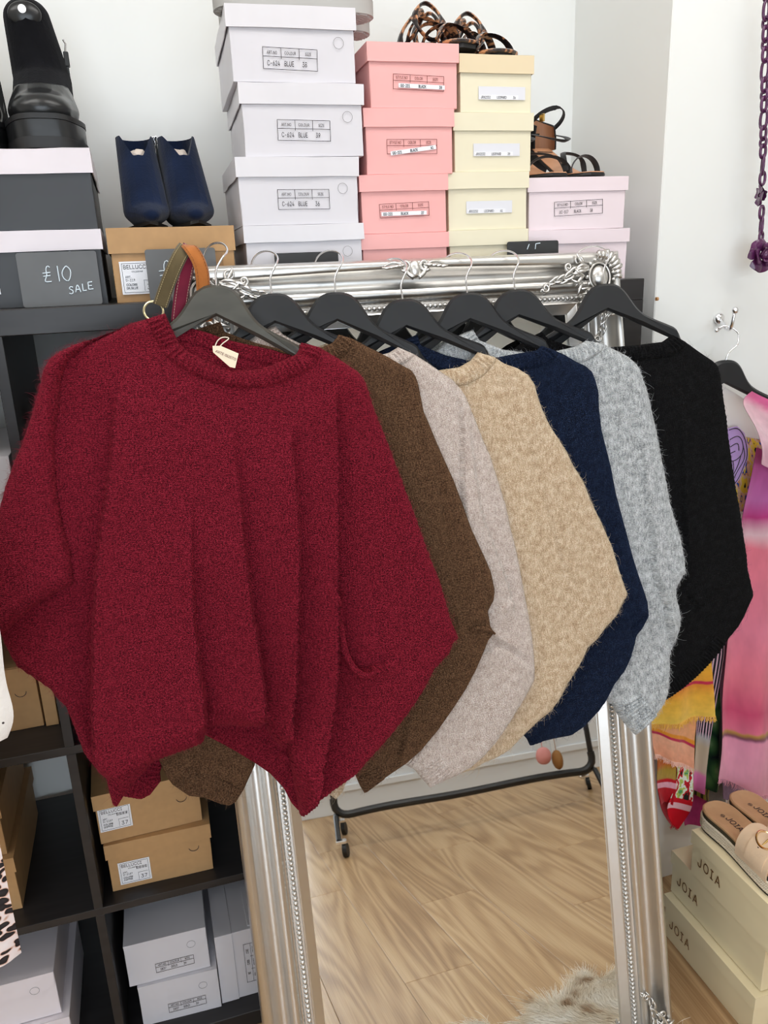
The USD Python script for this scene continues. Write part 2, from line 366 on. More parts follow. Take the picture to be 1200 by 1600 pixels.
        for d in (0, 1):
            spine = np.array([(.07, .030), (.09, .034), (.11, .044), (.13, .050), (.148, .056), (.158, .066)])
            sp = spline(spine, 16)
            w = np.linspace(.0045, .002, 16)
            q = sp if d == 0 else sp[:, ::-1]
            ms.append(tube(np.column_stack([q, np.linspace(.004, -.006, 16)]), w, 6))
            for j in range(0, 15, 2):
                t0 = sp[j]; tg = sp[j + 1] - sp[j]; an = math.atan2(tg[1], tg[0])
                for sgn in (-1, 1):
                    ln = (.030 - .0013 * j) * (1 if sgn < 0 else .85) * (.8 + .4 * rs.random())
                    l = leaf(t0, an + sgn * (.55 + .2 * rs.random()), ln, (.0031 - .00008 * j), -sgn * (.9 + .5 * rs.random()), .003 - .0006 * j, .007 - .0006 * j)
                    if d == 1: l.vertices[:, [0, 1]] = l.vertices[:, [1, 0]]
                    ms.append(l)
                if j % 3 == 1:
                    s = trimesh.creation.icosphere(1, .0034); pp = t0 if d == 0 else t0[::-1]; s.apply_translation([pp[0], pp[1], .005 - .0006 * j]); ms.append(s)
            for q_, (px_, py_) in enumerate(((.074, .030), (.078, .044), (.083, .056), (.070, .064))):
                for c_ in (-1, 1):
                    l = leaf((px_, py_), (-.25 + .32 * q_) + c_ * .22, .026 - .002 * q_, .0028, c_ * .9, .002, .007)
                    if d == 1: l.vertices[:, [0, 1]] = l.vertices[:, [1, 0]]
                    ms.append(l)
            for (p, a, r0, tn) in (((.088, .018), 2.2, .009, 1.4), ((.108, .028), 2.4, .008, -1.4), ((.155, .062), .3, .0075, 1.3)):
                s = scroll(p, a, r0, tn, .0026, .003)
                if d == 1: s.vertices[:, [0, 1]] = s.vertices[:, [1, 0]]
                ms.append(s)
        return join(ms)
    c = corner()
    for sx in (0, 1):
        for sy in (0, 1):
            m = c.copy()
            if sx: m.vertices[:, 0] = MW - m.vertices[:, 0]
            if sy: m.vertices[:, 1] = ML - m.vertices[:, 1]
            m.vertices = mf(m.vertices); m.fix_normals()
            obj('corner_ornament', m, M['silver'], t, True)
    ms = []
    b = trimesh.creation.icosphere(2, 1.0); b.apply_scale([.011, .015, .008]); b.apply_translation([MW / 2, .020, .0]); ms.append(b)
    for sg in (-1, 1):
        ms.append(scroll((MW / 2 + sg * .017, .014), PI / 2 - sg * .8, .010, sg * 1.3, .0034, .003))
        ms.append(tube(np.column_stack([spline([(MW / 2 + sg * .004, .034), (MW / 2 + sg * .014, .027), (MW / 2 + sg * .024, .012), (MW / 2 + sg * .040, .009), (MW / 2 + sg * .052, .014)], 16), np.linspace(.004, .0, 16)]), np.linspace(.0045, .002, 16), 6))
        for j in range(4):
            ms.append(leaf((MW / 2 + sg * (.014 + .008 * j), .012 + .001 * j), (0 if sg > 0 else PI) + sg * .5, .017, .0028, -sg * .9, .002, .005))
    m = join(ms); m.vertices = mf(m.vertices); m.fix_normals()
    obj('crest_ornament', m, M['silver'], t, True)
make_mirror()
# ---------------------------------------------------------------- shoeboxes
def wob(m, amp, seed, edge=.05):
    v, f = trimesh.remesh.subdivide_to_size(m.vertices, m.faces, edge)
    m = trimesh.Trimesh(v, f); m.merge_vertices()
    p = m.vertices * 14 + seed * 7.3
    d = np.stack([meshkit.fbm(p + 11 * i, 2, seed + i) - .5 for i in range(3)], 1)
    m.vertices = m.vertices + d * 2 * amp
    return m

def lid_shell(w, L, z0, z1, ov=.0025, th=.0016):
    o = shapely.box(-w / 2 - ov, -ov, w / 2 + ov, L + ov); i = shapely.box(-w / 2 - ov + th, -ov + th, w / 2 + ov - th, L + ov - th)
    a = manifold3d.Manifold.cube([w + 2 * ov, L + 2 * ov, z1 - z0]).translate([-w / 2 - ov, -ov, z0])
    b = manifold3d.Manifold.cube([w + 2 * ov - 2 * th, L + 2 * ov - 2 * th, z1 - z0]).translate([-w / 2 - ov + th, -ov + th, z0 - th])
    return as_tm(a - b)

def lines(segs, w=.0007, d=.0003):
    return [box(min(a[0], b[0]) - w / 2, max(a[0], b[0]) + w / 2, min(a[1], b[1]) - w / 2, max(a[1], b[1]) + w / 2, 0, d) for a, b in segs]

def on_front(ms, x, z, y=-.0004, rot=0.0):
    """flat print in the xy plane -> on the front face, centred at x, z"""
    m = join(ms); R = FRONT @ rotz(rot)
    return xf(m, R, (x, y, z))

def table_print(w, h, heads, vals, vh=.0062, hh=.0042, vx=None, frame_only=False):
    c = w / 3; ms = lines([((-w / 2, -h / 2), (w / 2, -h / 2)), ((-w / 2, h / 2), (w / 2, h / 2)), ((-w / 2, -h / 2), (-w / 2, h / 2)), ((w / 2, -h / 2), (w / 2, h / 2)), ((-w / 2, h * .08), (w / 2, h * .08)),
                           ((-w / 6, h * .0), (-w / 6, h / 2)), ((w / 6, h * .0), (w / 6, h / 2))])
    for i, s in enumerate(heads):
        t = text(s, hh, .0003, center=True, wide=.75); t.apply_translation([(i - 1) * c, h * .2, 0]); ms.append(t)
    for i, s in enumerate(vals):
        t = text(s, vh, .0003, bold=False, center=True, wide=.62); t.apply_translation([(i - 1) * c * .86 - .002, -h * .34, 0]); ms.append(t)
    return ms

def ring_print(r, a0=0, a1=2 * PI, w=.0006):
    a = np.linspace(a0, a1, 30)
    o = np.stack([np.cos(a), np.sin(a)], 1) * (r + w); i = np.stack([np.cos(a), np.sin(a)], 1) * r
    return extrude(Polygon(np.vstack([o, i[::-1]])).buffer(0), .0003)

HOLE = plain('finger_hole_edge', srgb(150, 148, 150), .7)
def shoebox(label, x, y, ztop, w, h, L, yaw, lid, mb, ml, group, seed, name='shoebox', sag=.0, amp=.0011):
    t = thing(name, label, 'shoebox', (x, y, EYE + ztop - h), yaw, group)
    obj('box_body', wob(box(-w / 2 + .001, w / 2 - .001, .001, L - .001, 0, h - .003, .0008), amp, seed), mb, t, 25)
    s = lid_shell(w, L, h - lid, h)
    s = wob(s, amp, seed + 50)
    obj('box_lid', s, ml, t, 25)
    return t, w, h
hd = ('ART.NO', 'COLOUR', 'SIZE')
WG = 'white shoeboxes in the tall white stack'
for i, (x, zt, h, w, yaw, lid, size, what) in enumerate([(.2896, .0691, .110, .196, -.045, .026, None, 'lowest white shoebox of the tall white stack, torn lid sagging over its front'),
        (.2866, .1720, .1026, .197, -.033, .030, '36', 'white shoebox marked BLUE 36, second from the bottom of the white stack'),
        (.3002, .2790, .1067, .195, -.052, .030, '39', 'white shoebox marked BLUE 39 just below the top box of the white stack'),
        (.2913, .3855, .1062, .197, -.045, .031, '38', 'white shoebox marked BLUE 38 on top of the tall white stack under grey trainers')]):
    t, _, _ = shoebox(what, x, 1.37, zt, w, h, .25, yaw, lid, M['white_card'], M['white_lid'], WG, 3 + i, amp=.0016)
    if size:
        obj('printed_table', on_front(table_print(.085, .030, hd, ('C-624', 'BLUE', size), .0072), .012 - .006 * i, h - lid - .030 - .004 * i, rot=-.01 * i), M['ink'], t, False)
    obj('finger_hole', on_front([ring_print(.0078)], .072, h - lid - .018), HOLE, t, False)
hp = ('STYLE NO', 'COLOR', 'SIZE')
PG = 'pink shoeboxes in the pink stack'
for i, (x, zt, h, w, yaw, lid, size, rot, what) in enumerate([(.4660, .0516, .0926, .153, -.055, .025, None, 0, 'lowest pink shoebox of the pink stack, just above the mirror frame'),
        (.4663, .1448, .0930, .151, -.060, .026, '37', .01, 'pink shoebox second from the bottom of the stack, its sticker below the table'),
        (.4789, .2458, .1006, .152, -.052, .028, '41', .12, 'pink shoebox with a slanting sticker just below the top pink box'),
        (.4890, .3421, .0960, .152, -.03, .028, '38', -.03, 'pink shoebox marked BLACK 38 on top of the pink stack')]):
    t, _, _ = shoebox(what, x, 1.37, zt, w, h, .25, yaw, lid, M['pink_card'], M['pink_card'], PG, 13 + i)
    if size:
        cx, cz = .008 - .004 * (3 - i), h - lid - .030
        obj('printed_table', on_front(table_print(.087, .022, hp, (), hh=.0040), cx, cz, rot=.03 - .03 * (i - 1)), M['red_ink'], t, False)
        st = [box(-.040, .040, -.0028, .0036, 0, .0003)]
        sk = obj('sticker', on_front(st, cx - .004 + .003 * i, cz - .006, -.0008, rot), M['sticker'], t, False)
        tx = []
        for s, dx in (('GG-221', -.037), ('BLACK', -.006), (size, .030)):
            q = text(s, .0042, .0003, bold=True, wide=.7); q.apply_translation([dx, -.0018, 0]); tx.append(q)
        obj('sticker_print', on_front(tx, cx - .004 + .003 * i, cz - .006, -.0012, rot), M['ink'], sk, False)
CG = 'cream shoeboxes in the cream stack'
for i, (x, zt, h, w, yaw, lid, size, what) in enumerate([(.622, .0530, .0940, .147, -.05, .026, None, 'lowest cream shoebox of the cream stack, just above the mirror frame'),
        (.6218, .1478, .0946, .148, -.05, .027, '41', 'cream shoebox marked LEOPARD 41, second from the bottom of the cream stack'),
        (.6315, .2411, .0931, .143, -.04, .028, '39', 'cream shoebox marked LEOPARD 39 just below the tan lidded one'),
        (.6370, .3293, .0880, .132, -.02, .028, '36', 'cream shoebox marked LEOPARD 36 on top of the cream stack under leopard sandals')]):
    t, _, _ = shoebox(what, x, 1.37, zt, w, h, .25, yaw, lid, M['cream_card'], M['cream_card'] if i < 3 else plain('tan_lid_card', srgb(230, 212, 178), .3, bump=.12, bscale=30), CG, 23 + i)
    if size:
        cz = h - lid - .030; cx = .006 - .004 * (2 - i)
        sk = obj('sticker', on_front([box(-.043, .043, -.010, .010, 0, .0003)], cx, cz), M['grey_sticker'], t, False)
        obj('sticker_strip', on_front([box(-.041, .030, -.0035, .0035, 0, .0003)], cx, cz - .0065, -.0008), M['sticker'], sk, False)
        tx = []
        for s, dx in (('JRX2232', -.039), ('LEOPARD', -.010), (size, .020)):
            q = text(s, .0040, .0003, bold=False, wide=.72); q.apply_translation([dx, -.002, 0]); tx.append(q)
        obj('sticker_print', on_front(tx, cx, cz - .0065, -.0012), M['ink'], sk, False)
for i, (x, zt, h, w, yaw, what) in enumerate([(.8047, .0493, .0903, .198, -.06, 'pale pink shoebox at the bottom of the right-hand pair, behind the mirror corner'), (.7991, .1385, .0890, .190, -.09, 'pale pink shoebox marked BLACK 38 carrying the tan and black strappy sandals')]):
    t, _, _ = shoebox(what, x, 1.37, zt, w, h, .28, yaw, .024, M['palepink_card'], M['palepink_card'], 'pale pink shoeboxes right of the cream stack', 33 + i)
    if i: obj('printed_table', on_front(table_print(.094, .024, hp, ('UC-117', 'BLACK', '38'), .0052), .002, h - .024 - .028, rot=.035), M['ink'], t, False)
for i, (zt, h, what) in enumerate([(.0700, .1110, 'charcoal shoebox with white lid standing on the shelf behind the ten pound card'), (.1840, .1138, 'crumpled charcoal shoebox with white lid under the black boots')]):
    t, _, _ = shoebox(what, -.182, 1.37, zt, .300, h, .32, 0, .034 if i else .030, M['dark_card'], M['lilac_card'], 'charcoal shoeboxes with white lids', 43 + i, amp=.002 if i else .001)
    if i == 0:
        sk = obj('sticker', on_front([box(-.055, .012, -.026, .026, 0, .0004)], -.016, .047), M['sticker'], t, False)
        obj('sticker_print', on_front(lines([((-.05, -.022), (.008, -.022)), ((-.05, .018), (.008, .018)), ((.008, -.022), (.008, .018)), ((-.05, -.004), (.008, -.004)), ((-.05, -.013), (.008, -.013))]) + [box(-.05, .004, .002, .014, 0, .0003)], -.016, .047, -.0009), M['ink'], sk, False)
        obj('finger_hole', on_front([extrude(Point(0, 0).buffer(.009), .0003)], .103, h - .030 - .010), M['sticker'], t, False)
def carton(s, x, z, w, h, serif='BELLUCCI'):
    return s
def bellucci(t, cx, cz, w=.058, h=.050, extra=None):
    sk = obj('sticker', on_front([box(-w / 2, w / 2, -h / 2, h / 2, 0, .0004)], cx, cz), M['sticker'], t, False)
    ms = lines([((-w * .44, -h * .44), (w * .44, -h * .44)), ((-w * .44, h * .44), (w * .44, h * .44)), ((-w * .44, -h * .44), (-w * .44, h * .44)), ((w * .44, -h * .44), (w * .44, h * .44)), ((w * .1, -h * .40), (w * .1, -h * .08)), ((w * .1, -h * .08), (w * .4, -h * .08))], .0005)
    for s, hh, px, py, b in (('BELLUCCI', .0062, -.41, .27, False), ('COLLEZIONE', .0022, -.2, .17, False), ('ART.', .0034, -.38, .0, False), (extra or 'D-219', .0036, -.38, -.10, False), ('COLORE', .0034, -.38, -.24, True), ('DK.BLUE' if not extra else 'COFFEE', .0034, -.38, -.34, True), ('36' if not extra else '37', .008, .16, -.36, False)):
        q = text(s, hh, .0003, bold=b, wide=.9); q.apply_translation([px * w, py * h, 0]); ms.append(q)
    if extra:
        for i in range(11):
            ms.append(box(w * (.06 + .032 * i), w * (.06 + .032 * i) + (.0007 if i % 3 else .0012), h * .08, h * .2, 0, .0003))
    obj('sticker_print', on_front(ms, cx, cz, -.0009), M['ink'], sk, False)
t, _, h = shoebox('brown kraft shoebox under the blue suede ankle boots', .0756, 1.37, .0708, .192, .1118, .30, -.005, .038, M['kraft'], M['kraft'], None, 53)
bellucci(t, -.056, .037)
obj('flap', on_front([box(-.025, .025, -.012, .012, 0, .0005)], .052, h - .038 - .016), plain('kraft_flap', srgb(158, 120, 80), .6), t, False)

# price cards
def price_card(label, c, w, h, yaw, lean, m, words):
    t = thing('price_card', label, 'price card', c, yaw, None, rx=lean)
    p = shapely.box(-w / 2, 0, w / 2, h).buffer(-.004).buffer(.004)
    cd = obj('card', xf(extrude(p, .0012), FRONT, (0, .0012, 0)), m, t, False)
    ms = []
    for st in words:
        q = np.array(st, float); ms.append(tube(np.column_stack([spline(q, 14) if len(q) > 2 else q, np.full(14 if len(q) > 2 else 2, .0004)]), .0009, 5))
    if ms: obj('chalk_writing', xf(join(ms), FRONT, (0, 0, 0)), M['chalk'], cd, True)
def glyphs(x, y, s):
    G = {'L': [[(.62, .92), (.50, 1.02), (.38, .85), (.36, .4), (.22, .04), (.62, .02)], [(.12, .56), (.62, .60)], [(.14, .36), (.6, .40)]],
         '1': [[(.2, 1), (.22, 0)]], '0': [[(.3, .98), (.06, .7), (.05, .2), (.3, .0), (.5, .3), (.5, .8), (.3, .98)]]}
    o = []
    for ch, dx in s:
        for st in G[ch]: o.append([(x + (px + dx) * y[0], y[1] + py * y[0]) for px, py in st])
    return o
sale = []
bx, by, sc = .010, .017, .0105
for ch, dx in (('S', 0), ('A', .95), ('L', 1.9), ('E', 2.7)):
    G = {'S': [[(.65, .9), (.35, 1.0), (.15, .75), (.5, .5), (.6, .2), (.3, 0), (.05, .1)]], 'A': [[(0, 0), (.35, 1), (.7, 0)], [(.12, .38), (.6, .42)]], 'L': [[(.1, 1), (.1, 0)], [(.1, 0), (.6, .05)]], 'E': [[(.1, 1), (.1, 0)], [(.1, 1), (.7, 1.05)], [(.1, .5), (.6, .55)], [(.1, 0), (.75, .05)]]}
    for st in G[ch]: sale.append([(bx + (px + dx) * sc, by + py * sc + dx * .002) for px, py in st])
price_card('grey card with chalked £10 SALE in front of the charcoal shoebox', (-.0975, 1.345, EYE - .0406), .114, .079, 0, -.06, M['slate'], glyphs(-.026, (.0225, .036), [('L', 0), ('1', .9), ('0', 1.35)]) + sale)
price_card('grey chalked pound card half hidden by the bag straps', (.085, 1.345, EYE - .0406), .108, .078, -.0, -.06, M['slate'], glyphs(-.04, (.034, .026), [('L', 0)]) + [[(-.012, .062), (.004, .066), (.014, .060)], [(.012, .062), (.004, .03)]])
price_card('dark grey blank-topped card standing behind the mirror frame before the white stack', (.288, 1.352, EYE - .0406), .107, .066, -.02, -.05, M['slate_dark'], [])
price_card('black card showing tops of chalk strokes behind the right half of the mirror frame', (.703, 1.352, EYE - .0406), .102, .072, .0, -.05, M['slate_dark'], [[(-.012, .058), (-.008, .067)], [(.004, .058), (.005, .067)], [(.005, .067), (.014, .068)]])

# boxes inside the shelf
def flapbox(label, x, y, z, w, h, L, mb, group, seed, vals=None, yaw=0, hole=(.05, .7)):
    t = thing('shoebox', label, 'shoebox', (x, y, z), yaw, group)
    obj('box_body', wob(box(-w / 2, w / 2, .001, L, 0, h - .002, .0008), .0009, seed), mb, t, 25)
    lp = Polygon([(-w / 2, 0), (-w / 2, h * .50), (w / 2, h * .50), (w / 2, 0), (w / 2 - .012, -.022), (w / 2 - .018, -.026), (-w / 2 + .02, -.026), (-w / 2 + .012, -.02)])
    fl = join([xf(extrude(Polygon([(-w / 2, h), (w / 2, h), (w / 2 - .002, h * .72), (w / 2 - .02, h * .62), (-w / 2 + .02, h * .62), (-w / 2 + .002, h * .72)]), .0012), FRONT, (0, -.0002, 0)), box(-w / 2, w / 2, -.001, L, h - .0018, h, .0005)])
    obj('box_lid', fl, mb, t, 25)
    if vals: obj('printed_table', on_front(table_print(.075, .022, hd, vals, .0055), .012, h * .30), M['ink'], t, False)
    obj('finger_hole', on_front([ring_print(.008)], w * .3, h * .78 - .01, -.0018), HOLE, t, False)
    return t
GG = 'white tuck-lid shoeboxes marked GOLD 39'
flapbox('lower white shoebox marked GOLD 39 on the bottom shelf', -.077, 1.345, .038, .158, .104, .27, M['white_card'], GG, 61, ('2837', 'GOLD', '39'), yaw=-.04)
flapbox('upper white shoebox marked GOLD 39 on the bottom shelf', -.090, 1.350, .143, .160, .104, .27, M['white_card'], GG, 62, ('2837', 'GOLD', '39'), yaw=-.02)
def upright(label, x, y, z, w, h, L, m, seed, tab=True):
    t = thing('shoebox', label, 'shoebox', (x, y, z), 0, 'white shoeboxes standing on end on the bottom shelf')
    obj('box_body', wob(box(-w / 2, w / 2, .001, L, 0, h, .0008), .0009, seed), m, t, 25)
    obj('box_lid', as_tm(xf(lid_shell(h, L - .004, -.035, 0), roty(-PI / 2), (-w / 2 + .0, .002, h / 2))) if False else box(-w / 2 - .002, -w / 2 + .034, -.0012, L, -.0, h + .0015, .0006), m, t, 25)
    if tab:
        obj('printed_table', xf(on_front(table_print(.10, .024, hd, ('2837', 'GOLD', '38'), .0055), 0, 0), roty(PI / 2), (w / 2 - .022, 0, h * .5)), M['ink'], t, False)
upright('white shoebox standing on end beside the boxes marked GOLD', .020 + .03, 1.35, .0385, .088, .172, .27, M['white_card'], 65)
upright('second white shoebox standing on end by the mirror frame', .112, 1.36, .0385, .074, .172, .27, M['white_card'], 66, False)
KG = 'brown shoeboxes inside the cube shelf'
def kraftbox(label, x, y, z, w, h, L, seed, lid=.032, yaw=0, hole=None, lab=None):
    t = thing('shoebox', label, 'shoebox', (x, y, z), yaw, KG)
    obj('box_body', wob(box(-w / 2 + .001, w / 2 - .001, .001, L - .001, 0, h - .003, .0008), .001, seed), M['kraft'], t, 25)
    obj('box_lid', wob(lid_shell(w, L, h - lid, h), .001, seed + 5), M['kraft'], t, 25)
    if hole: obj('finger_hole', on_front([ring_print(.009, PI * 1.05, PI * 2.0, .001)], *hole), M['ink'], t, False)
    if lab: bellucci(t, *lab, extra='D-2187')
    return t
kraftbox('lower brown shoebox with white label on the middle shelf', -.075, 1.345, .384, .192, .108, .29, 71, hole=(.063, .062), lab=(-.050, .037), yaw=-.02)
kraftbox('upper brown shoebox with white label on the middle shelf', -.083, 1.352, .4925, .190, .108, .29, 72, hole=(.06, .062), lab=(-.062, .052), yaw=.03)
kraftbox('lower brown shoebox showing its side left of the shelf divider', -.426, 1.36, .384, .19, .118, .29, 73)
kraftbox('upper brown shoebox showing its side left of the shelf divider', -.434, 1.37, .5025, .19, .112, .27, 74)
kraftbox('brown shoebox with a round finger hole on the upper left shelf', -.322, 1.40, .7335, .158, .125, .28, 75, lid=.001, hole=(.05, .075))
kraftbox('narrow brown box edge beside the finger hole box', -.2285, 1.395, .7335, .024, .125, .28, 76, lid=.001)
flapbox('white tuck-lid shoebox below the leopard print garment', -.392, 1.335, .145, .19, .103, .26, M['lilac_card'], 'white shoeboxes in the bottom left cell', 77, None)
flapbox('bottom white tuck-lid shoebox in the bottom left cell', -.378, 1.325, .0395, .19, .103, .26, M['lilac_card'], 'white shoeboxes in the bottom left cell', 78, None)
flapbox('pale grey shoebox on the top left shelf beside the burgundy sleeve', -.335, 1.36, 1.083, .24, .16, .28, M['white_card'], None, 79, None)
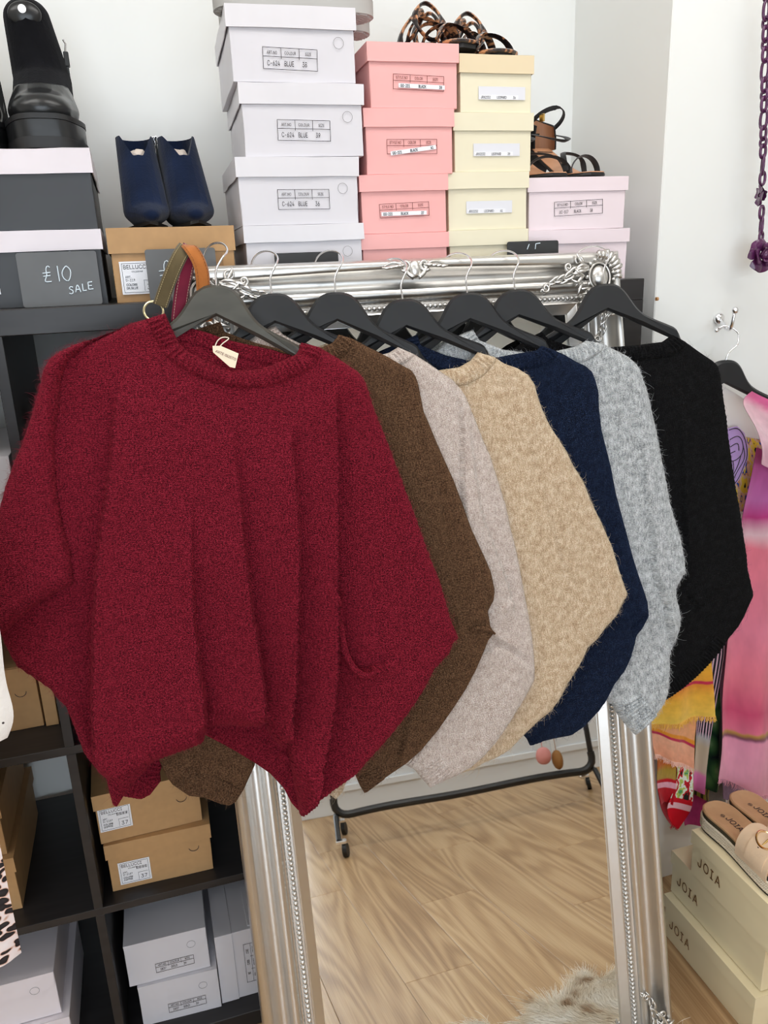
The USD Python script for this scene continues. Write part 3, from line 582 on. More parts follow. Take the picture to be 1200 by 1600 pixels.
SWEATERS = {
 'red': dict(
  hook=(.0603,.0428),
  outline=[(-.0167,.078),(-.0405,.0835),(-.065,.088),(-.0881,.0972),(-.1154,.1061),(-.1465,.1139),(-.1645,.1215),(-.1763,.1278),(-.1861,.1378),(-.1924,.148),(-.1959,.1611),(-.2032,.1784),(-.2133,.2044),(-.2251,.2301),(-.2332,.2473),(-.2452,.2685),(-.2614,.3027),(-.2715,.3286),(-.2844,.3631),(-.2937,.4073),(-.2994,.4613),(-.2978,.4984),(-.2943,.5221),(-.2866,.5486),(-.2803,.5619),(-.2556,.5871),(-.2421,.6019),(-.2346,.6177),(-.2251,.631),(-.2207,.6511),(-.2141,.6814),(-.21,.7046),(-.198,.7287),(-.1841,.7464),(-.1825,.7695),(-.1803,.7878),(-.1737,.7933),(-.1586,.7747),(-.1439,.7599),(-.114,.7342),(-.09,.7288),(-.0612,.7231),(-.0367,.7153),(-.0349,.7086),(-.0297,.6964),(.0005,.6982),(.0313,.7039),(.0454,.706),(.0538,.7001),(.0599,.7224),(.0747,.746),(.0843,.7372),(.0866,.7785),(.0914,.8589),(.1097,.8441),(.1387,.8299),(.1803,.8082),(.2022,.7876),(.2458,.7473),(.2735,.7181),(.296,.6904),(.3193,.6545),(.3464,.6305),(.3506,.6177),(.3623,.6091),(.3585,.5963),(.353,.5804),(.3419,.5184),(.3286,.4718),(.3237,.4514),(.311,.4005),(.2989,.3551),(.2884,.3151),(.2794,.2803),(.2685,.2457),(.2623,.2136),(.2587,.2018),(.2508,.1868),(.2377,.1762),(.2204,.1623),(.1987,.1463),(.1718,.1364),(.1635,.1525),(.1462,.1584),(.1278,.1651),(.1089,.169),(.085,.1686),(.0644,.1649),(.0452,.1566),(.0264,.1466),(.0088,.135),(-.0023,.1221),(-.0089,.1023)],
  rim=[(-.0167,.078),(-.0089,.1023),(-.0023,.1221),(.0088,.135),(.0264,.1466),(.0452,.1566),(.0644,.1649),(.085,.1686),(.1089,.169),(.1278,.1651),(.1462,.1584),(.1635,.1525),(.1718,.1364)],
  folds=[(((-.1024,.2098),(-.1104,.2384),(-.1198,.291),(-.1367,.3542),(-.1536,.4176),(-.1601,.4544),(-.1725,.5236),(-.1854,.6173),(-.1928,.6887),(-.1904,.7254)),1,(.01,.034),.06),(((-.0139,.3688),(-.023,.4444),(-.0293,.5281),(-.0311,.5897),(-.0304,.6393),(-.0351,.7105)),-1,(.003,.032),.05),(((.0564,.2814),(.0556,.3767),(.0551,.4541),(.0548,.5147),(.0562,.5771),(.0563,.627),(.0547,.7003)),-1,(.005,.034),.045),(((.1392,.2899),(.1353,.3857),(.1297,.4631),(.1162,.5602),(.105,.6458),(.0961,.683),(.0836,.7442)),-1,(.01,.034),.035),(((.2076,.2397),(.2029,.3206),(.1852,.4895),(.1783,.5552),(.1695,.6294),(.1531,.7114),(.1363,.7603),(.1159,.814),(.0968,.8546)),-1,(.01,.034),.045),(((.1732,.5028),(.1783,.5184),(.1819,.5387),(.1832,.5638),(.1832,.5919),(.188,.6197),(.1988,.6384),(.2098,.6449),(.222,.6405),(.2392,.6347)),-1,(.006,.014),.013),(((-.1625,.119),(-.1834,.2269),(-.1889,.249),(-.1943,.3168),(-.1928,.3704),(-.1879,.3989),(-.1887,.4455)),1,(.0,.0),.03)],
  sleeve=[(-.065,.088),(-.0881,.0972),(-.1154,.1061),(-.1465,.1139),(-.1645,.1215),(-.1763,.1278),(-.1861,.1378),(-.1924,.148),(-.1959,.1611),(-.2032,.1784),(-.2133,.2044),(-.2251,.2301),(-.2332,.2473),(-.2452,.2685),(-.2614,.3027),(-.2715,.3286),(-.2844,.3631),(-.2937,.4073),(-.2994,.4613),(-.2951,.5034),(-.2908,.5088),(-.2664,.4896),(-.2429,.4719),(-.2174,.46),(-.1903,.4509),(-.1887,.4455),(-.1879,.3989),(-.1928,.3704),(-.1943,.3168),(-.1889,.249),(-.1834,.2269),(-.1685,.1651),(-.1566,.1391),(-.128,.1169)],
  sleeve_edge=[(-.2955,.5061),(-.2908,.5088),(-.2664,.4896),(-.2429,.4719),(-.2174,.46),(-.1903,.4509),(-.1887,.4455)],
  backneck=[(-.0167,.078),(-.0143,.0955),(.0053,.0962),(.0244,.1023),(.0426,.1093),(.0615,.1192),(.0799,.1255),(.0993,.1318),(.1305,.1411),(.1455,.148),(.1608,.1522),(.1718,.1364),(.1719,.1607),(.1372,.1809),(.0808,.1897),(.0275,.1754),(-.0051,.1448),(-.0166,.1072)],
  backrim=[(-.0143,.0955),(.0053,.0962),(.0244,.1023),(.0426,.1093),(.0615,.1192),(.0799,.1255),(.0993,.1318),(.1305,.1411),(.1588,.153)],
  hem=[(-.1737,.7933),(-.1586,.7747),(-.1439,.7599),(-.114,.7342),(-.09,.7288),(-.0612,.7231),(-.0367,.7153)],
  hem2=[(-.0296,.6954),(.0005,.6982),(.0313,.7039),(.0454,.706),(.0538,.7001)],
  hem3=[(.0562,.7046),(.0599,.7224),(.0747,.746),(.0843,.7372)],
  hem4=[(.0848,.768),(.0914,.8589),(.118,.8122)],
  backhem=[(-.0916,.7186),(-.0982,.7493),(-.1088,.7753),(-.1097,.7902),(-.1278,.8085),(-.1423,.8133),(-.1642,.8044),(-.1786,.7962),(-.182,.7795),(-.1618,.7492),(-.1079,.6856),(-.0196,.6509),(.0813,.6859),(.0945,.7592),(.1153,.819),(.0923,.8601),(.0831,.8461),(.0734,.8187),(.055,.7921),(.0332,.7713),(.007,.7488),(-.0105,.7348),(-.0357,.7155),(-.0451,.7069),(-.0739,.7118)],
  backhem_edge=[(-.0358,.7165),(-.0105,.7348),(.007,.7488),(.0332,.7713),(.055,.7921),(.0734,.8187),(.0831,.8461),(.0923,.8601)],
  backhem_edge2=[(-.0928,.7283),(-.0982,.7493),(-.1088,.7753),(-.1097,.7902),(-.1278,.8085),(-.1423,.8133),(-.1642,.8044),(-.1786,.7962)],
  pocket=[(.1732,.5028),(.1783,.5184),(.1819,.5387),(.1832,.5638),(.1832,.5919),(.188,.6197),(.1988,.6384),(.2098,.6449),(.222,.6405),(.2392,.6347)],
  fuzz=1,
 ),
 'brown': dict(
  hook=(.1438,.0548),
  outline=[(.0629,.0909),(.0677,.1064),(.1107,.1262),(.161,.144),(.1993,.1445),(.2241,.1371),(.236,.1247),(.2555,.1322),(.281,.149),(.3086,.1661),(.3269,.1795),(.3407,.1886),(.3467,.198),(.3503,.2121),(.3517,.229),(.3542,.254),(.3619,.2776),(.3695,.3033),(.3789,.3314),(.3908,.3659),(.4021,.4078),(.4118,.4467),(.4281,.4928),(.437,.5198),(.4404,.5514),(.437,.5667),(.4263,.5832),(.4274,.5938),(.4283,.6076),(.4334,.6198),(.4232,.6301),(.4144,.6479),(.3983,.6776),(.3779,.7088),(.3546,.7376),(.3279,.7691),(.2973,.799),(.2719,.8167),(.2319,.8376),(.2014,.8555),(.1956,.8428),(.1895,.8225),(.1563,.7813),(.0992,.7514),(.0401,.7627),(.0349,.7827),(.0251,.7988),(.014,.8177),(.0,.8349),(-.0104,.8391),(-.0246,.834),(-.0473,.8187),(-.0706,.8106),(-.092,.7884),(-.0997,.7733),(-.1063,.7495),(-.1146,.7021),(-.1146,.5524),(-.1146,.4063),(-.0879,.2662),(-.0571,.1654),(-.0191,.1168),(.0198,.1009)],
  rim=[(.0629,.0909),(.0677,.1064),(.1107,.1262),(.161,.144),(.1993,.1445),(.2241,.1371),(.236,.1247)],
  folds=[(((.3564,.2522),(.3552,.3068),(.3603,.3697),(.3643,.4341),(.3701,.4808),(.3734,.5225),(.3762,.5696)),-1,(.001,.009),.04),(((.4012,.4179),(.4071,.4646),(.4161,.5121),(.4205,.5438),(.4213,.57)),-1,(.001,.006),.03),(((.4347,.5937),(.4214,.592),(.4003,.5977),(.3926,.603)),-1,(.006,.003),.02),(((.2838,.7256),(.2747,.7561),(.2684,.7787),(.2569,.8123)),1,(.001,.007),.03)],
  hem=[(.1895,.8225),(.1956,.8428),(.2014,.8555)],
  hem2=[(.014,.8177),(.0,.8349),(-.0104,.8391),(-.0246,.834),(-.0473,.8187),(-.0706,.8106),(-.092,.7884)],
  pocket=[(.3922,.6082),(.4057,.6057),(.4197,.6107),(.4324,.6197)],
  fuzz=1,
 ),
 'taupe': dict(
  hook=(.2434,.0575),
  outline=[(.1459,.102),(.1569,.1164),(.198,.1422),(.2454,.1572),(.2895,.1611),(.3147,.1575),(.3303,.15),(.354,.163),(.3745,.1788),(.3932,.1945),(.4101,.2081),(.4209,.2222),(.4297,.2381),(.4375,.2642),(.4454,.2903),(.4517,.3114),(.4599,.3348),(.465,.3589),(.471,.3854),(.4784,.4194),(.4826,.4564),(.4882,.4885),(.4912,.5152),(.4951,.5559),(.4997,.6013),(.5029,.6392),(.5032,.6749),(.5024,.6964),(.5001,.7124),(.4913,.7276),(.4733,.7523),(.4492,.784),(.429,.8085),(.4058,.8304),(.3832,.8458),(.3557,.8571),(.3285,.8651),(.3122,.8703),(.3001,.853),(.2893,.835),(.2765,.8265),(.2415,.7897),(.1646,.7349),(.0755,.709),(.0056,.7062),(-.0232,.6187),(-.0243,.468),(.0084,.276),(.0397,.1728),(.0831,.1282),(.1142,.1093)],
  rim=[(.1459,.102),(.1569,.1164),(.198,.1422),(.2454,.1572),(.2895,.1611),(.3147,.1575),(.3303,.15)],
  folds=[(((.4114,.2162),(.4157,.257),(.4146,.2923),(.4104,.3377),(.4062,.3835),(.4071,.4197)),1,(.003,.007),.022),(((.4279,.2683),(.4277,.2936),(.4278,.3263),(.4304,.3779),(.4325,.4122),(.4395,.4493),(.4489,.4839),(.461,.5253),(.4686,.558),(.4704,.5741)),-1,(.002,.007),.025),(((.4212,.5977),(.4377,.5881),(.4543,.5785),(.4675,.5716)),-1,(.003,.005),.02),(((.4238,.6504),(.443,.6476),(.4631,.6588),(.4795,.6782),(.4913,.7025)),-1,(.006,.004),.02),(((.4363,.6285),(.4441,.6348),(.4639,.6503),(.4755,.6626)),1,(.004,.003),.012)],
  hem=[(.2765,.8265),(.2893,.835),(.3001,.853),(.3122,.8703)],
  fuzz=.7,
 ),
 'tan': dict(
  hook=(.3516,.0735),
  outline=[(.2476,.1246),(.261,.1406),(.3079,.1766),(.3572,.1932),(.3985,.1899),(.4294,.1887),(.4487,.1803),(.4623,.1673),(.4873,.1767),(.5038,.1894),(.5239,.1984),(.5416,.2114),(.5507,.2277),(.5535,.2455),(.5599,.27),(.5712,.2992),(.5851,.3247),(.5944,.3414),(.6032,.3655),(.6172,.3913),(.6302,.4321),(.6456,.4714),(.659,.5107),(.6672,.5475),(.6757,.5812),(.6793,.5926),(.672,.6027),(.6593,.6253),(.6381,.6446),(.6202,.6644),(.6029,.6765),(.5938,.6941),(.5839,.7094),(.5657,.7324),(.5531,.7529),(.5349,.7749),(.5095,.7915),(.4886,.8075),(.4569,.8342),(.4343,.8443),(.4121,.8499),(.3951,.8585),(.3622,.8636),(.3366,.8495),(.2874,.803),(.2254,.7815),(.1874,.818),(.1821,.8377),(.1712,.8594),(.1585,.8688),(.147,.8565),(.1347,.8342),(.0924,.7451),(.074,.6366),(.0717,.4822),(.1021,.3053),(.134,.1996),(.179,.154),(.211,.1367)],
  rim=[(.2476,.1246),(.261,.1406),(.3079,.1766),(.3572,.1932),(.3985,.1899),(.4294,.1887),(.4487,.1803),(.4623,.1673)],
  folds=[(((.5092,.2237),(.5317,.3296),(.5547,.4376),(.5691,.5249)),1,(.0005,.002),.06)],
  hem=[(.1821,.8377),(.1712,.8594),(.1585,.8688),(.147,.8565)],
  fuzz=1.6,
 ),
 'navy': dict(
  hook=(.4631,.0687),
  outline=[(.3741,.1286),(.3777,.1462),(.4177,.166),(.4586,.1789),(.501,.1765),(.5437,.1731),(.5683,.1712),(.5763,.1646),(.5918,.1712),(.6123,.1814),(.6327,.1958),(.6481,.2046),(.6581,.215),(.6626,.228),(.6664,.2495),(.6652,.2791),(.667,.3134),(.6723,.3439),(.6785,.379),(.6831,.4206),(.6895,.454),(.6976,.4954),(.704,.5303),(.7116,.5634),(.7187,.5898),(.7248,.6151),(.7256,.6354),(.724,.6431),(.7139,.6587),(.7017,.6717),(.6959,.6901),(.6876,.7117),(.6748,.7326),(.6564,.7528),(.6436,.7738),(.6274,.7944),(.613,.8072),(.595,.8218),(.574,.8325),(.5436,.8338),(.5211,.8362),(.5007,.84),(.4963,.8268),(.4593,.7795),(.3644,.7316),(.2571,.7023),(.2129,.6085),(.2088,.4502),(.2356,.299),(.2671,.2003),(.303,.1576),(.3362,.1409)],
  rim=[(.3741,.1286),(.3777,.1462),(.4177,.166),(.4586,.1789),(.501,.1765),(.5437,.1731),(.5683,.1712),(.5763,.1646)],
  folds=[(((.662,.2788),(.6634,.3323),(.6627,.3698),(.6567,.4362),(.6559,.5049)),-1,(.002,.005),.03),(((.6922,.648),(.7007,.639),(.7131,.6372),(.7253,.6399)),1,(.004,.006),.015),(((.6858,.6584),(.6894,.687),(.6814,.7199)),-1,(.004,.001),.02)],
  hem=[(.4963,.8268),(.5007,.84),(.5211,.8362)],
  fuzz=.8,
 ),
 'grey': dict(
  hook=(.5491,.0675),
  outline=[(.4706,.1274),(.4798,.1448),(.5191,.1638),(.5614,.1727),(.6046,.1745),(.643,.1695),(.66,.1615),(.6868,.1681),(.7078,.1806),(.7289,.1932),(.7413,.205),(.7491,.2186),(.7535,.2351),(.7597,.2572),(.7635,.2824),(.7676,.3045),(.7713,.3321),(.7748,.362),(.7786,.3898),(.7823,.4178),(.7857,.4514),(.7945,.4891),(.8008,.5144),(.8052,.5521),(.8048,.5746),(.7973,.585),(.7871,.6007),(.7861,.6154),(.7894,.6351),(.7917,.6525),(.7894,.6694),(.7813,.6878),(.7722,.7038),(.7674,.7228),(.766,.7445),(.7635,.7638),(.7598,.7853),(.7529,.8018),(.7427,.8155),(.7289,.8311),(.713,.844),(.6949,.8542),(.6791,.8333),(.6668,.8142),(.657,.792),(.5922,.7462),(.4826,.708),(.373,.6685),(.3208,.5187),(.326,.3603),(.3504,.2274),(.3888,.1686),(.4297,.1387)],
  rim=[(.4706,.1274),(.4798,.1448),(.5191,.1638),(.5614,.1727),(.6046,.1745),(.643,.1695),(.66,.1615)],
  folds=[(((.7278,.2843),(.7351,.323),(.7379,.3778),(.74,.4275),(.7434,.4744),(.745,.5169),(.746,.5675),(.7531,.5966),(.7623,.6283),(.7644,.6662),(.7662,.7238)),1,(.001,.009),.03),(((.805,.5724),(.79,.592),(.7731,.6047),(.7644,.615)),-1,(.006,.002),.015)],
  hem=[(.657,.792),(.6668,.8142),(.6791,.8333),(.6949,.8542)],
  fuzz=1.8,
 ),
 'black': dict(
  hook=(.7182,.0655),
  outline=[(.5982,.1375),(.6085,.15),(.6471,.166),(.7089,.1735),(.7655,.1741),(.8111,.1727),(.8289,.1623),(.842,.17),(.8574,.1802),(.8737,.1937),(.888,.2049),(.9001,.2138),(.9076,.2233),(.9114,.237),(.9133,.2616),(.9153,.2875),(.9181,.3169),(.9196,.3508),(.9223,.3828),(.925,.4171),(.928,.4448),(.9321,.4751),(.9356,.5158),(.9401,.5603),(.9408,.5895),(.9462,.6206),(.949,.6338),(.9473,.643),(.9393,.6573),(.9285,.6783),(.9142,.6966),(.89,.7207),(.8734,.7386),(.8544,.7563),(.833,.7736),(.8092,.7905),(.7832,.8048),(.7673,.812),(.7209,.796),(.606,.7437),(.4911,.6787),(.4452,.5372),(.4492,.3742),(.4795,.2381),(.526,.1727),(.5744,.1464)],
  rim=[(.5982,.1375),(.6085,.15),(.6471,.166),(.7089,.1735),(.7655,.1741),(.8111,.1727),(.8289,.1623)],
  folds=[(((.8259,.2921),(.8262,.4269),(.8241,.5294)),1,(.001,.004),.04),(((.827,.6281),(.8377,.6446),(.8499,.6391),(.8556,.6235)),1,(.004,.003),.012)],
  hem=[(.7673,.812),(.7832,.8048),(.8092,.7905),(.833,.7736),(.8544,.7563),(.8734,.7386),(.89,.7207)],
  fuzz=.5,
 ),
}
CLOTH = {'pink': (1.26,[(1.16,1.134),(1.152,1.076),(1.14,1.017),(1.132,.893),(1.129,.748),(1.127,.642),(1.125,.579),(1.129,.457),(1.125,.385)],[(1.354,1.059),(1.365,.988),(1.38,.9),(1.392,.824),(1.418,.665),(1.427,.549),(1.434,.446),(1.444,.322),(1.454,.195)]),'pinktop': (1.235,[(1.11,1.254),(1.088,1.237),(1.099,1.208),(1.12,1.166),(1.136,1.112)],[(1.313,1.158),(1.323,1.096),(1.329,1.055),(1.335,1.02)]),'yellow': (1.22,[(.893,.737),(.902,.663),(.918,.575)],[(1.05,.736),(1.063,.66),(1.076,.57)]),'peach': (1.24,[(.919,.619),(.935,.554),(.95,.491)],[(1.046,.592),(1.052,.512),(1.054,.429)]),'redtail': (1.27,[(.979,.478),(.99,.377),(1.002,.328)],[(1.032,.466),(1.037,.365),(1.033,.318)]),'printtail': (1.265,[(1.026,.454),(1.033,.352),(1.021,.318),(1.035,.262)],[(1.07,.443),(1.076,.341),(1.07,.298),(1.046,.256)]),'redcorner': (1.3,[(1.018,.332),(1.032,.279),(1.06,.232)],[(1.07,.318),(1.076,.255),(1.073,.227)]),'stripe': (1.28,[(1.081,.687),(1.083,.545),(1.087,.446),(1.085,.335)],[(1.14,.676),(1.129,.551),(1.12,.455),(1.119,.323)]),'leaf': (1.31,[(1.132,.663),(1.141,.499),(1.141,.363),(1.139,.307)],[(1.184,.653),(1.181,.524),(1.195,.35),(1.203,.28)]),'greycloth': (1.33,[(1.169,.343),(1.184,.227)],[(1.225,.329),(1.239,.202)]),'olive': (1.325,[(1.12,.332),(1.127,.286)],[(1.176,.305),(1.181,.25)]),'magenta': (1.335,[(1.109,.301),(1.114,.242),(1.126,.188)],[(1.194,.28),(1.196,.221),(1.194,.169)]),'lilac': (1.29,[(1.175,.385),(1.19,.28)],[(1.245,.351),(1.249,.239)]),'white': (1.3,[(1.076,1.268),(1.084,1.212),(1.1,1.132),(1.139,.992)],[(1.152,1.225),(1.174,1.178),(1.223,1.092),(1.229,.98)])}
TAG = [(.042, .1331), (.0535, .1341), (.0772, .1472), (.0699, .1675), (.0625, .165), (.0418, .1422)]
TAG_STRING = [(.0459, .1337), (.0493, .1276), (.0616, .1223), (.0659, .124), (.059, .1294), (.053, .1343)]
# ---------------------------------------------------------------- hangers and knitted sweaters on the mirror's top edge
def gdepth(s): return .012 + .095 * ((s + .12) + np.sqrt((s + .12) ** 2 + .01))

HT = [(0, 0), (.015, .0015), (.028, .0085), (.039, .0215), (.049, .0375), (.062, .053), (.078, .0635), (.105, .0765), (.126, .087), (.17, .108), (.203, .125), (.211, .131), (.2125, .137)]
HB = [(.209, .145), (.201, .1445), (.165, .1265), (.125, .1055), (.06, .0735), (0, .044)]
def arm_mesh(sg):
    top = spline(HT[:11], 40).tolist() + HT[11:]
    p = Polygon([(x * sg, -y) for x, y in top + HB]).buffer(0)
    a = extrude(p.buffer(-.0030, join_style=1), .0130); a.apply_translation([0, 0, -.0050])
    b = extrude(p, .0075); b.apply_translation([0, 0, -.0040])
    m1 = manifold3d.Manifold(manifold3d.Mesh(np.asarray(a.vertices, np.float32), np.asarray(a.faces, np.uint32)))
    secs = []
    ring = np.array(p.exterior.coords[:-1]); inn = []
    for q, z in ((.0032, -.0055), (0, -.0025), (0, .0020), (.0045, .0070)):
        pp = p.buffer(-q, join_style=2) if q else p
        c = np.array(pp.exterior.coords[:-1])
        # pull every outline point onto the inset outline
        L = LineString(pp.exterior.coords)
        secs.append(np.array([[*L.interpolate(L.project(Point(*r))).coords[0], z] for r in ring]))
        secs[-1][np.abs(ring[:, 0]) < 1e-5, 0] = 0
    V = np.vstack(secs); n = len(ring); F = []
    for i in range(3):
        for q in range(n):
            a0, b0, c0, d0 = i * n + q, i * n + (q + 1) % n, (i + 1) * n + (q + 1) % n, (i + 1) * n + q
            F += [[a0, b0, c0], [a0, c0, d0]]
    import mapbox_earcut as ec
    for k, flip in ((0, True), (3, False)):
        e = np.asarray(ec.triangulate_float64(secs[k][:, :2].copy(), np.array([n], np.uint32))).reshape(-1, 3) + k * n
        F += (e[:, ::-1] if flip else e).tolist()
    t = trimesh.Trimesh(V, F, process=False); t.fix_normals(); return t
ARMS = [arm_mesh(-1), arm_mesh(1)]
HOOK = np.array([(0, -.004), (-.0005, .011), (0, .021), (.005, .032), (.0115, .043), (.0145, .051), (.0125, .060), (.005, .0675), (-.005, .0705), (-.0150, .069), (-.0220, .064), (-.0260, .057), (-.028, .052)]) * 1.03
def make_hanger(label, hu, hv, roll, m, frame=None, yaw=None, off=0.0):
    t = thing('clothes_hanger', label, 'hanger', group='black wooden hangers on the mirror frame' if frame is None else None)
    th = math.atan(.168) if yaw is None else yaw
    n0 = gdepth(0) + off - (.003 if frame is None else 0); inset = 1.0 if frame is None else 0.0
    def place(me):
        me = me.copy(); v = me.vertices.copy()
        c, s = math.cos(roll), math.sin(roll)
        fade = np.clip((np.abs(v[:, 0]) - .118) / .026, 0, 1); fade = fade * fade * (3 - 2 * fade) * inset
        v[:, 2] -= .014 * fade; v[:, 1] -= (.007 * fade + .22 * np.clip(np.abs(v[:, 0]) - .125, 0, 1) * inset); v[:, 0] -= np.sign(v[:, 0]) * .25 * np.clip(np.abs(v[:, 0]) - .125, 0, 1) * inset
        x, y, z = v[:, 0] * c - v[:, 1] * s, v[:, 0] * s + v[:, 1] * c, v[:, 2]
        loc = np.stack([hu + x * math.cos(th) - z * math.sin(th), hv - y, n0 + x * math.sin(th) + z * math.cos(th)], 1)
        me.vertices = (frame or mf)(loc); me.fix_normals(); return me
    for a in ARMS: obj('hanger_arm', place(a), m, t, 25)
    h = spline(HOOK, 40); q = np.clip((np.arange(40) - 15) / 24, 0, 1)
    zz = -(.070 + off) * q if frame is None else -.03 * q
    obj('hook', place(tube(np.column_stack([h, zz]), .0016, 8)), M['chrome'], t, True)
    return t

def knit(name, dark, mid, light, speck=.5, streak=.25, blotch=.25, wale=.0034, rot=0.0, bump=.55, sheen=.35, sat=.35):
    d, m_, l = [srgb(*c) for c in (dark, mid, light)]
    n = {'t': ('texture_coordinate', {}), 'm': ('mapping', dict(rotation=(0, 0, rot))), 'sx': ('separate_xyz', {}),
         'x': ('math', dict(math_type='multiply', value2=1 / wale)), 'fx': ('math', dict(math_type='pingpong', value2=.5)), 'y': ('math', dict(math_type='multiply', value2=1 / (wale * .78))),
         'yy': ('math', dict(math_type='multiply_add', value2=.9)), 'y6': ('math', dict(math_type='multiply', value2=2 * PI)), 'sn': ('math', dict(math_type='sine')),
         'k': ('math', dict(math_type='multiply_add', value2=2.2)), 'nz': ('noise_texture', dict(scale=900, detail=2)), 'kk': ('math', dict(math_type='multiply_add', value2=3.2)),
         'w1': ('noise_texture', dict(scale=430, detail=3, roughness=.75)), 'm2': ('mapping', dict(scale=(330, 105, 1), rotation=(0, 0, .7))), 'w2': ('noise_texture', dict(scale=1.0, detail=2)), 'w3': ('noise_texture', dict(scale=85, detail=3)),
         'a': ('mix_float', dict(fac=streak / (speck + streak))), 'b': ('mix_float', dict(fac=blotch)), 'r': ('rgb_ramp', dict(ramp=[(.40, d), (.5, m_), (.60, l)])),
         'u': ('bump', dict(strength=bump, distance=.0016)), 'p': ('principled_bsdf', dict(roughness=.95, specular_ior_level=.12, sheen_weight=sheen, sheen_roughness=.55, sheen_tint=tuple(np.clip(np.array(l) * 1.5, 0, 1))))}
    L = [('t.UV', 'm.vector'), ('m.vector', 'sx.vector'), ('sx.x', 'x.value1'), ('x.value', 'fx.value1'), ('sx.y', 'y.value1'), ('fx.value', 'yy.value1'), ('y.value', 'yy.value3'), ('yy.value', 'y6.value1'), ('y6.value', 'sn.value1'),
         ('fx.value', 'k.value1'), ('sn.value', 'k.value3'), ('t.UV', 'nz.vector'), ('nz.fac', 'kk.value1'), ('k.value', 'kk.value3'),
         ('t.UV', 'w1.vector'), ('t.UV', 'm2.vector'), ('m2.vector', 'w2.vector'), ('t.UV', 'w3.vector'), ('w1.fac', 'a.a'), ('w2.fac', 'a.b'), ('a.result', 'b.a'), ('w3.fac', 'b.b'), ('b.result', 'r.fac'), ('r.color', 'p.base_color'),
         ('kk.value', 'u.height'), ('u.normal', 'p.normal')]
    return mat(name, n, L)

def seg_fold(P, line):
    """distance to a polyline, side (+1 left in the u,v picture) and position 0..1 along it"""
    a = np.array(line, float); best = np.full(len(P), 1e9); side = np.zeros(len(P)); pos = np.zeros(len(P))
    sl = np.linalg.norm(np.diff(a, axis=0), axis=1); cum = np.concatenate([[0], np.cumsum(sl)])
    over = np.zeros(len(P))
    for i in range(len(a) - 1):
        d = a[i + 1] - a[i]; w = P - a[i]; tt = (w @ d) / (d @ d); tc = np.clip(tt, 0, 1)
        q = w - tc[:, None] * d; r = np.hypot(q[:, 0], q[:, 1]); m = r < best
        best[m] = r[m]; cr = d[0] * w[:, 1] - d[1] * w[:, 0]; side[m] = np.sign(cr)[m]; pos[m] = ((cum[i] + tc * sl[i]) / cum[-1])[m]
        ov = np.where((i == 0) & (tt < 0), -tt * sl[i], 0) + np.where((i == len(a) - 2) & (tt > 1), (tt - 1) * sl[i], 0)
        over[m] = ov[m]
    return best, side, pos, over

